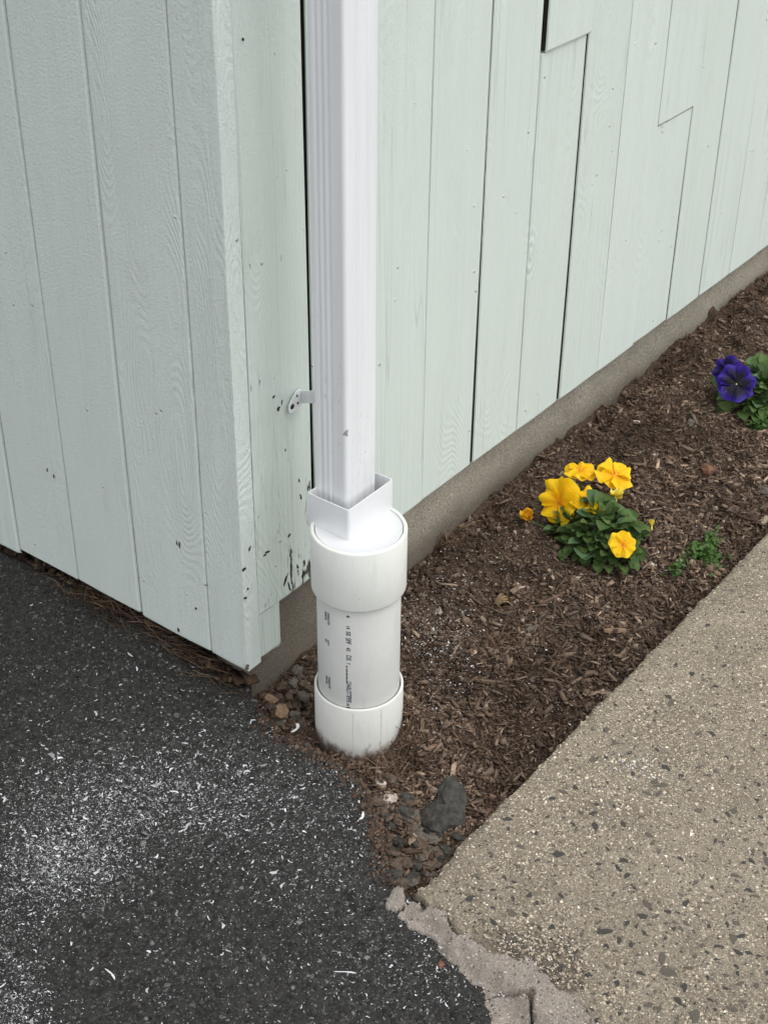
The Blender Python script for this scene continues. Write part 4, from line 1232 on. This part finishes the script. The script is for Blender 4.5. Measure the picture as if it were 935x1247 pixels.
# the same cuttings on the bed and on the slab
pts = []
while len(pts) < 2400:
    q = rng.random()
    if q < .62: px, py = rng.normal(532, 32), rng.normal(780, 55)
    elif q < .75: px, py = rng.normal(590, 80), rng.normal(700, 60)
    else: px, py = rng.uniform(470, 900), rng.uniform(560, 900)
    p = on_soil(px, py)
    if inside(p[:1], p[1:2], BED)[0] and sdf(p[:1], p[1:2], SLAB)[0] > .004 and p[1] < .014 and math.hypot(p[0] - AX[0], p[1] - AX[1]) > .06: pts.append(p)
P = np.array(pts); n = len(P); P[:, 2] += .0045
L = np.clip(0.0016 * np.exp(rng.normal(0, .5, n)), .0007, .006)
C = np.ones((n, 3)) * rng.uniform(.40, .8, (n, 1))
o = link('plastic_dust', batch('plastic_dust', Vs, Fs, P, np.column_stack([L, L, L]), rotmats(rng.uniform(0, 6.28, n), rng.normal(0, .4, n), rng.normal(0, .4, n)), C, M['flake'], .15))
tag(o, 'white plastic specks scattered on the mulch around the pipe', 'plastic cuttings', kind='stuff')
pts = []
while len(pts) < 160:
    q = rng.random()
    px, py = (rng.normal(775, 18), rng.normal(935, 10)) if q < .3 else ((rng.normal(640, 40), rng.normal(1170, 25)) if q < .6 else (rng.uniform(500, 930), rng.uniform(700, 1240)))
    p = at(px, py, 2, ZS)
    if slab_d(p[:1], p[1:2])[0] < -.01: pts.append((p[0], p[1], slab_z(p[0], p[1]) + .0009))
P = np.array(pts); n = len(P); L = np.clip(0.0024 * np.exp(rng.normal(0, .4, n)), .001, .006)
o = link('plastic_dust', batch('plastic_dust', Vs, Fs, P, np.column_stack([L, L, L]), rotmats(rng.uniform(0, 6.28, n), rng.normal(0, .2, n), rng.normal(0, .2, n)), np.ones((n, 3)) * .7, M['flake'], .15))
tag(o, 'few white plastic specks on the concrete slab', 'plastic cuttings', kind='stuff')
# larger, countable shavings
sh_me = []
for k in range(8):
    V, F = bent(6, rng.choice([-1, 1]) * rng.uniform(.8, 3.4), rng.uniform(.05, .12)) if k < 6 else strip(5, 2.2, .14)
    V = V.copy(); V[:, 2] += .06 * rng.random(len(V)); V[:, :2] += .05 * (rng.random((len(V), 2)) - .5)
    Vt = np.concatenate([V, V + np.array([0, 0, .10])]); nv = len(V)
    Ft = [tuple(f) for f in F[:, ::-1]] + [tuple(f + nv) for f in F]
    rim = [2 * i for i in range(nv // 2)] + [2 * i + 1 for i in range(nv // 2 - 1, -1, -1)]
    Ft += [(rim[i], rim[(i + 1) % nv], rim[(i + 1) % nv] + nv, rim[i] + nv) for i in range(nv)]
    sh_me.append(mesh_np('plastic_shaving', Vt, Ft, M['flake'], False, np.full((2 * nv, 3), rng.uniform(.52, .72))))
P2 = asphalt_pts(330)[:240]
for x, y in P2:
    L = float(np.clip(.0048 * math.exp(rng.normal(0, .36)), .0028, .012))
    o = link('plastic_shaving', sh_me[rng.integers(8)], None, (x, y, max(float(asph_z(np.array([x]), np.array([y]))[0]), float(mort_z(np.array([x]), np.array([y]))[0])) + .0010), (rng.normal(0, .15), rng.normal(0, .1), rng.uniform(0, 6.28)))
    o.scale = (L, L, L)
    tag(o, 'curled white plastic shaving lying on the asphalt', 'plastic shaving', 'larger plastic shavings on the asphalt')
def special(px, py, L, wid, ang, lab, z=None, me=None):
    p = at(px, py, 2, ZA) if z is None else z
    zz = float(asph_z(p[:1], p[1:2])[0]) if z is None else p[2]
    o = link('plastic_shaving', me or sh_me[0], None, (p[0], p[1], zz + .0010), (0, 0, img_yaw(ang))); o.scale = (L, wid, .007)
    tag(o, lab, 'plastic shaving')
special(135, 1187, .022, .012, -25, 'long bowed white plastic strip alone on the dark asphalt')
special(420, 1186, .028, .006, 0, 'straight white plastic strip on the asphalt left of the mortar patch')
special(440, 997, .016, .028, -60, 'bright forked white plastic curl at the edge of the asphalt below the pipe')
special(213, 967, .012, .012, 5, 'wide white plastic flake in the densest drift of shavings')
special(360, 889, .016, .026, -20, 'bunched white plastic curl beside the gravel heap', me=sh_me[3])

# ------------------------------------------------------------------ plants
def leaf_mesh(seed, lobes=4):
    r = random.Random(seed); V = []; F = []
    n_ = 9
    for i in range(n_):
        t = i / (n_ - 1)
        w_ = 0.40 * math.sin(math.pi * min(1, t ** 1.15 * .96 + .02)) ** .75 * (1 + .16 * math.sin(t * lobes * 6.28)) + .012
        z = .28 * t - .42 * t * t + .02 * r.uniform(-1, 1)
        V += [(-w_, t, z + w_ * .28 + .02 * r.uniform(-1, 1)), (-w_ * .5, t, z + w_ * .05), (0, t, z - .015), (w_ * .5, t, z + w_ * .05), (w_, t, z + w_ * .28 + .02 * r.uniform(-1, 1))]
    for i in range(n_ - 1):
        for j in range(4):
            a = i * 5 + j; F.append((a, a + 1, a + 6, a + 5))
    return V, F
LEAF = {}
for key in ('leaf', 'leaf2'):
    LEAF[key] = [mesh_np('leaf', *leaf_mesh(k), M[key], True) for k in range(5)]

def petal_mesh(seed, spread, mat, ruffle=.15, cup=.16, notch=0.0):
    r = random.Random(seed); V = [(0, 0, 0)]; F = []; C = [0.0]
    nt, nr = 19, 7
    ph = r.uniform(0, 6.28); f1 = r.choice([4, 5, 6]); f2 = r.choice([9, 11])
    for j in range(1, nr):
        tt = j / (nr - 1)
        for i in range(nt):
            th = spread * (2 * i / (nt - 1) - 1)
            u = th / spread
            rad = (max(0.0, 1 - abs(u) ** 2.6)) ** .42 * .62 + .38
            rad *= 1 + .045 * math.sin(f1 * th * 1.3 + ph) + .02 * math.sin(f2 * th + ph)
            if notch: rad *= 1 - notch * math.exp(-(u / .16) ** 2)
            rr = rad * tt
            z = cup * (tt ** 2) * (.5 + .7 * u * u) + ruffle * tt ** 2.2 * math.sin(f1 * th + ph) + .35 * ruffle * tt ** 3 * math.sin(f2 * th + ph) - .10 * tt ** 4
            V.append((rr * math.sin(th), rr * math.cos(th), z)); C.append(tt)
    for i in range(nt - 1): F.append((0, 1 + i + 1, 1 + i))
    for j in range(nr - 2):
        for i in range(nt - 1):
            a = 1 + j * nt + i; F.append((a, a + 1, a + 1 + nt, a + nt))
    C = np.repeat(np.array(C)[:, None], 3, 1)
    return mesh_np('petal', V, F, M[mat], True, C)
PET = {}
for key in ('yellow', 'purple', 'pale_yellow', 'withered'):
    PET[key] = {'up': [petal_mesh(10 + k, R(80), key) for k in range(2)], 'side': [petal_mesh(20 + k, R(70), key) for k in range(2)], 'low': [petal_mesh(30 + k, R(80), key, .13, .10, .10) for k in range(2)]}

def flower(plant, pos, normal, up, size, key, eye='eye', cupf=0.0, petals=('up', 'up', 'side', 'side', 'low'), fold=None):
    """pansy: two upper, two side and one lower petal; pos relative to the plant"""
    n = Vector(normal).normalized(); u = Vector(up); u = (u - n * u.dot(n)).normalized(); s = u.cross(n)
    Mx = Matrix((s, u, n)).transposed()
    fl = link('flower', lathe('flower', [(0.00001, .0022), (.0010, .0018), (.0014, .0005), (.0010, -.002), (.0016, -.006), (.0009, -.010)], M[eye], 10), plant, pos, Mx.to_euler())
    lay = [('up', 32, -.0020, 1.05), ('up', -34, -.0012, 1.0), ('side', 98, 0.0, .92), ('side', -98, .0006, .92), ('low', 180, .0012, 1.0)]
    cnt = 0
    for i, (kind, ang, dz, sc_) in enumerate(lay):
        if petals is not None and i >= len(petals): break
        o = link('petal', random.choice(PET[key][kind]), fl)
        tilt = cupf + (fold[i] if fold else random.uniform(-8, 8))
        o.rotation_euler = (Matrix.Rotation(R(ang), 3, 'Z') @ Matrix.Rotation(R(tilt), 3, 'X')).to_euler()
        o.location = (0, 0, dz)
        q = size * .5 * sc_ * random.uniform(.95, 1.05)
        o.scale = (q, q, q)
    return fl

def stem(plant, p0, p1, r_=.0011, bend=.01):
    p0 = Vector(p0); p1 = Vector(p1); mid = (p0 + p1) / 2 + Vector((random.uniform(-1, 1) * bend * .4 + .35 * (p1.x - p0.x), random.uniform(-1, 1) * bend * .4 + .35 * (p1.y - p0.y), -.30 * (p1.z - p0.z)))
    pts = [p0 * (1 - t) ** 2 + mid * 2 * t * (1 - t) + p1 * t * t for t in np.linspace(0, 1, 7)]
    V, F = tube(pts, r_, 5)
    link('stem', mesh_np('stem', V, F, M['stem'], True), plant)

TOC = Vector(-BAS[2]); RT = Vector(BAS[0]); UPI = Vector(-BAS[1])
def plant(name, label, px, py, leaves, rad, hgt, seed, pale=0.1, lsize=(.017, .026)):
    p = on_soil(px, py)
    root = link(name, None, None, p)
    tag(root, label, 'plant')
    r = random.Random(seed)
    for i in range(leaves):
        az = r.uniform(0, 6.28); q = math.sqrt(r.random())
        d_ = rad * q * .80 * (1 + .16 * math.sin(2 * az + seed) + .12 * math.sin(5 * az))
        z = hgt * max(.05, 1 - (q * .95) ** 2) * r.uniform(.45, 1.12) + .004
        L = r.uniform(*lsize) * (1.35 if r.random() < .12 else 1)
        el = 55 * (1 - q) - 10 * q + r.uniform(-28, 34)
        yaw = az + r.uniform(-1.0, 1.0)
        o = link('leaf', r.choice(LEAF['leaf2' if r.random() < pale else 'leaf']), root, (d_ * math.cos(az), d_ * math.sin(az), z))
        # leaf points along +y locally
        o.rotation_euler = (Matrix.Rotation(yaw - math.pi / 2, 3, 'Z') @ Matrix.Rotation(R(el), 3, 'X') @ Matrix.Rotation(R(r.uniform(-30, 30)), 3, 'Y')).to_euler()
        o.scale = (L * r.uniform(.9, 1.2), L, L)
    for i in range(16):
        az = r.uniform(0, 6.28); d_ = rad * r.uniform(.3, .75)
        stem(root, (r.uniform(-.008, .008), r.uniform(-.008, .008), -.004), (d_ * math.cos(az), d_ * math.sin(az), hgt * (1 - (d_ / rad) ** 2) * .8 + .004), .0009)
    return root, Vector(p)

yp, yb = plant('yellow_pansy', 'bushy pansy plant with bright yellow flowers in the mulch bed', 730, 664, 270, .076, .064, 5, .12, (.013, .023))
def at_depth(px, py, base, dz):
    """point on the view line through the pixel at height base.z + dz"""
    return Vector(at(px, py, 2, base.z + dz)) - base
def yflower(px, py, dz, nrm, upv, size, key='yellow', **kw):
    pos = at_depth(px, py, yb, dz)
    fl = flower(yp, pos, nrm, upv, size, key, **kw)
    stem(yp, (0, 0, .004), pos - Vector(nrm).normalized() * .008)
    return fl
yflower(681, 612, .050, TOC * .62 - RT * .78 + UPI * .08, UPI * 1.0 + RT * .15, .074, eye='eye_dark', fold=(6, -8, 14, -6, -10))
yflower(707, 572, .062, UPI * .80 + TOC * .48, RT, .054, fold=(-6, -10, -8, -6, -12))
yflower(749, 578, .064, UPI * .62 + TOC * .60 + RT * .25, UPI - RT * .5, .060, fold=(-10, 10, -14, 6, -14))
yflower(716, 608, .066, UPI * .78 + TOC * .50 - RT * .1, RT * .9 + TOC * .2, .056, fold=(-12, -18, 12, -14, -8))
yflower(758, 664, .050, TOC * .85 + UPI * .25 - RT * .05, UPI, .041, eye='eye_dark')
yflower(750, 605, .056, TOC * .3 + UPI * .8, RT, .030, key='pale_yellow', cupf=48)
# withered bloom hanging over the soil, and a closed tan bud
wpos = at_depth(643, 632, yb, .014)
flower(yp, wpos, Vector((0, 0, .3)) - RT * .3 + UPI * .5, RT, .036, 'withered', eye='eye_dark', cupf=66)
stem(yp, (0, 0, .004), wpos, .0009, .012)
bp = at_depth(793, 638, yb, .02)
flower(yp, bp, UPI, RT, .014, 'pale_yellow', cupf=72)
stem(yp, (0, 0, .004), bp, .0008, .012)

pp, pb = plant('purple_pansy', 'pansy plant with deep purple flowers near the foundation', 928, 486, 190, .082, .050, 8, .40, (.018, .030))
for px, py, dz, nrm, upv, size, eye in ((896, 468, .058, TOC * .9 + UPI * .1 - RT * .15, UPI + RT * .25, .066, 'eye_pale'), (884, 452, .056, TOC * .75 - RT * .55 + UPI * .25, UPI, .054, 'eye_pale'), (952, 438, .05, TOC * .8 + RT * .4, UPI, .058, 'eye_pale')):
    pos = at_depth(px, py, pb, dz)
    flower(pp, pos, nrm, upv, size, 'purple', eye=eye)
    stem(pp, (0, 0, .004), pos - Vector(nrm).normalized() * .008)

# small weeds: tiny round leaves on low stems
def weed(px, py, rad, n_, label, seed, lo=.0028, hi=.0055, h=.018):
    p = on_soil(px, py); r = random.Random(seed)
    V = []; F = []
    for i in range(n_):
        az = r.uniform(0, 6.28); q = min(1.5, abs(r.gauss(0, .62))); d_ = rad * q * (1 + .45 * math.sin(3 * az + seed) + .25 * math.sin(5 * az))
        x = d_ * math.cos(az) * 1.35; y = d_ * math.sin(az)
        z = float(soil_z(np.array([p[0] + x]), np.array([p[1] + y]))[0]) - p[2] + h * max(0, 1 - q * q) * r.uniform(.2, 1) + .004
        s_ = r.uniform(lo, hi); b = len(V)
        E = Euler((r.uniform(-.7, .7), r.uniform(-.7, .7), r.uniform(0, 6.28))).to_matrix()
        for k in range(6):
            a = k * math.pi / 3
            V.append(tuple(E @ Vector((s_ * math.cos(a), s_ * .65 * math.sin(a), s_ * .2 * math.cos(2 * a))) + Vector((x, y, z))))
        F.append(tuple(range(b, b + 6)))
        if i % 3 == 0:
            v, f = tube([(x, y, z), (x * .7, y * .7, z * .4), (x * .5, y * .5, z * .1 - .004)], .0004, 3)
            b = len(V); V += v; F += [tuple(q_ + b for q_ in ff) for ff in f]
    o = link('weed', mesh_np('weed', V, F, M['weed']), None, p)
    tag(o, label, 'weed')
weed(858, 682, .026, 420, 'low clump of small bright green weed at the slab edge', 1)
weed(822, 697, .012, 60, 'sparse sprig of green weed between the yellow pansies and the slab', 2)
weed(924, 525, .016, 160, 'feathery green weed under the purple pansy', 3, .002, .005, .022)
# dead upright stalks by the foundation
ds = on_soil(714, 500)
root = link('dead_stalk', None, None, ds)
tag(root, 'thin dead weed stalks standing against the foundation', 'dead weed')
for k in range(5):
    x1 = random.uniform(-.02, .02); h_ = random.uniform(.03, .055)
    V, F = tube([(0, 0, -.004), (x1 * .4, random.uniform(-.004, .004), h_ * .5), (x1, random.uniform(-.006, .004), h_)], [.0008, .0006, .0003], 4)
    link('stalk', mesh_np('stalk', V, F, M['st_brown']), root)
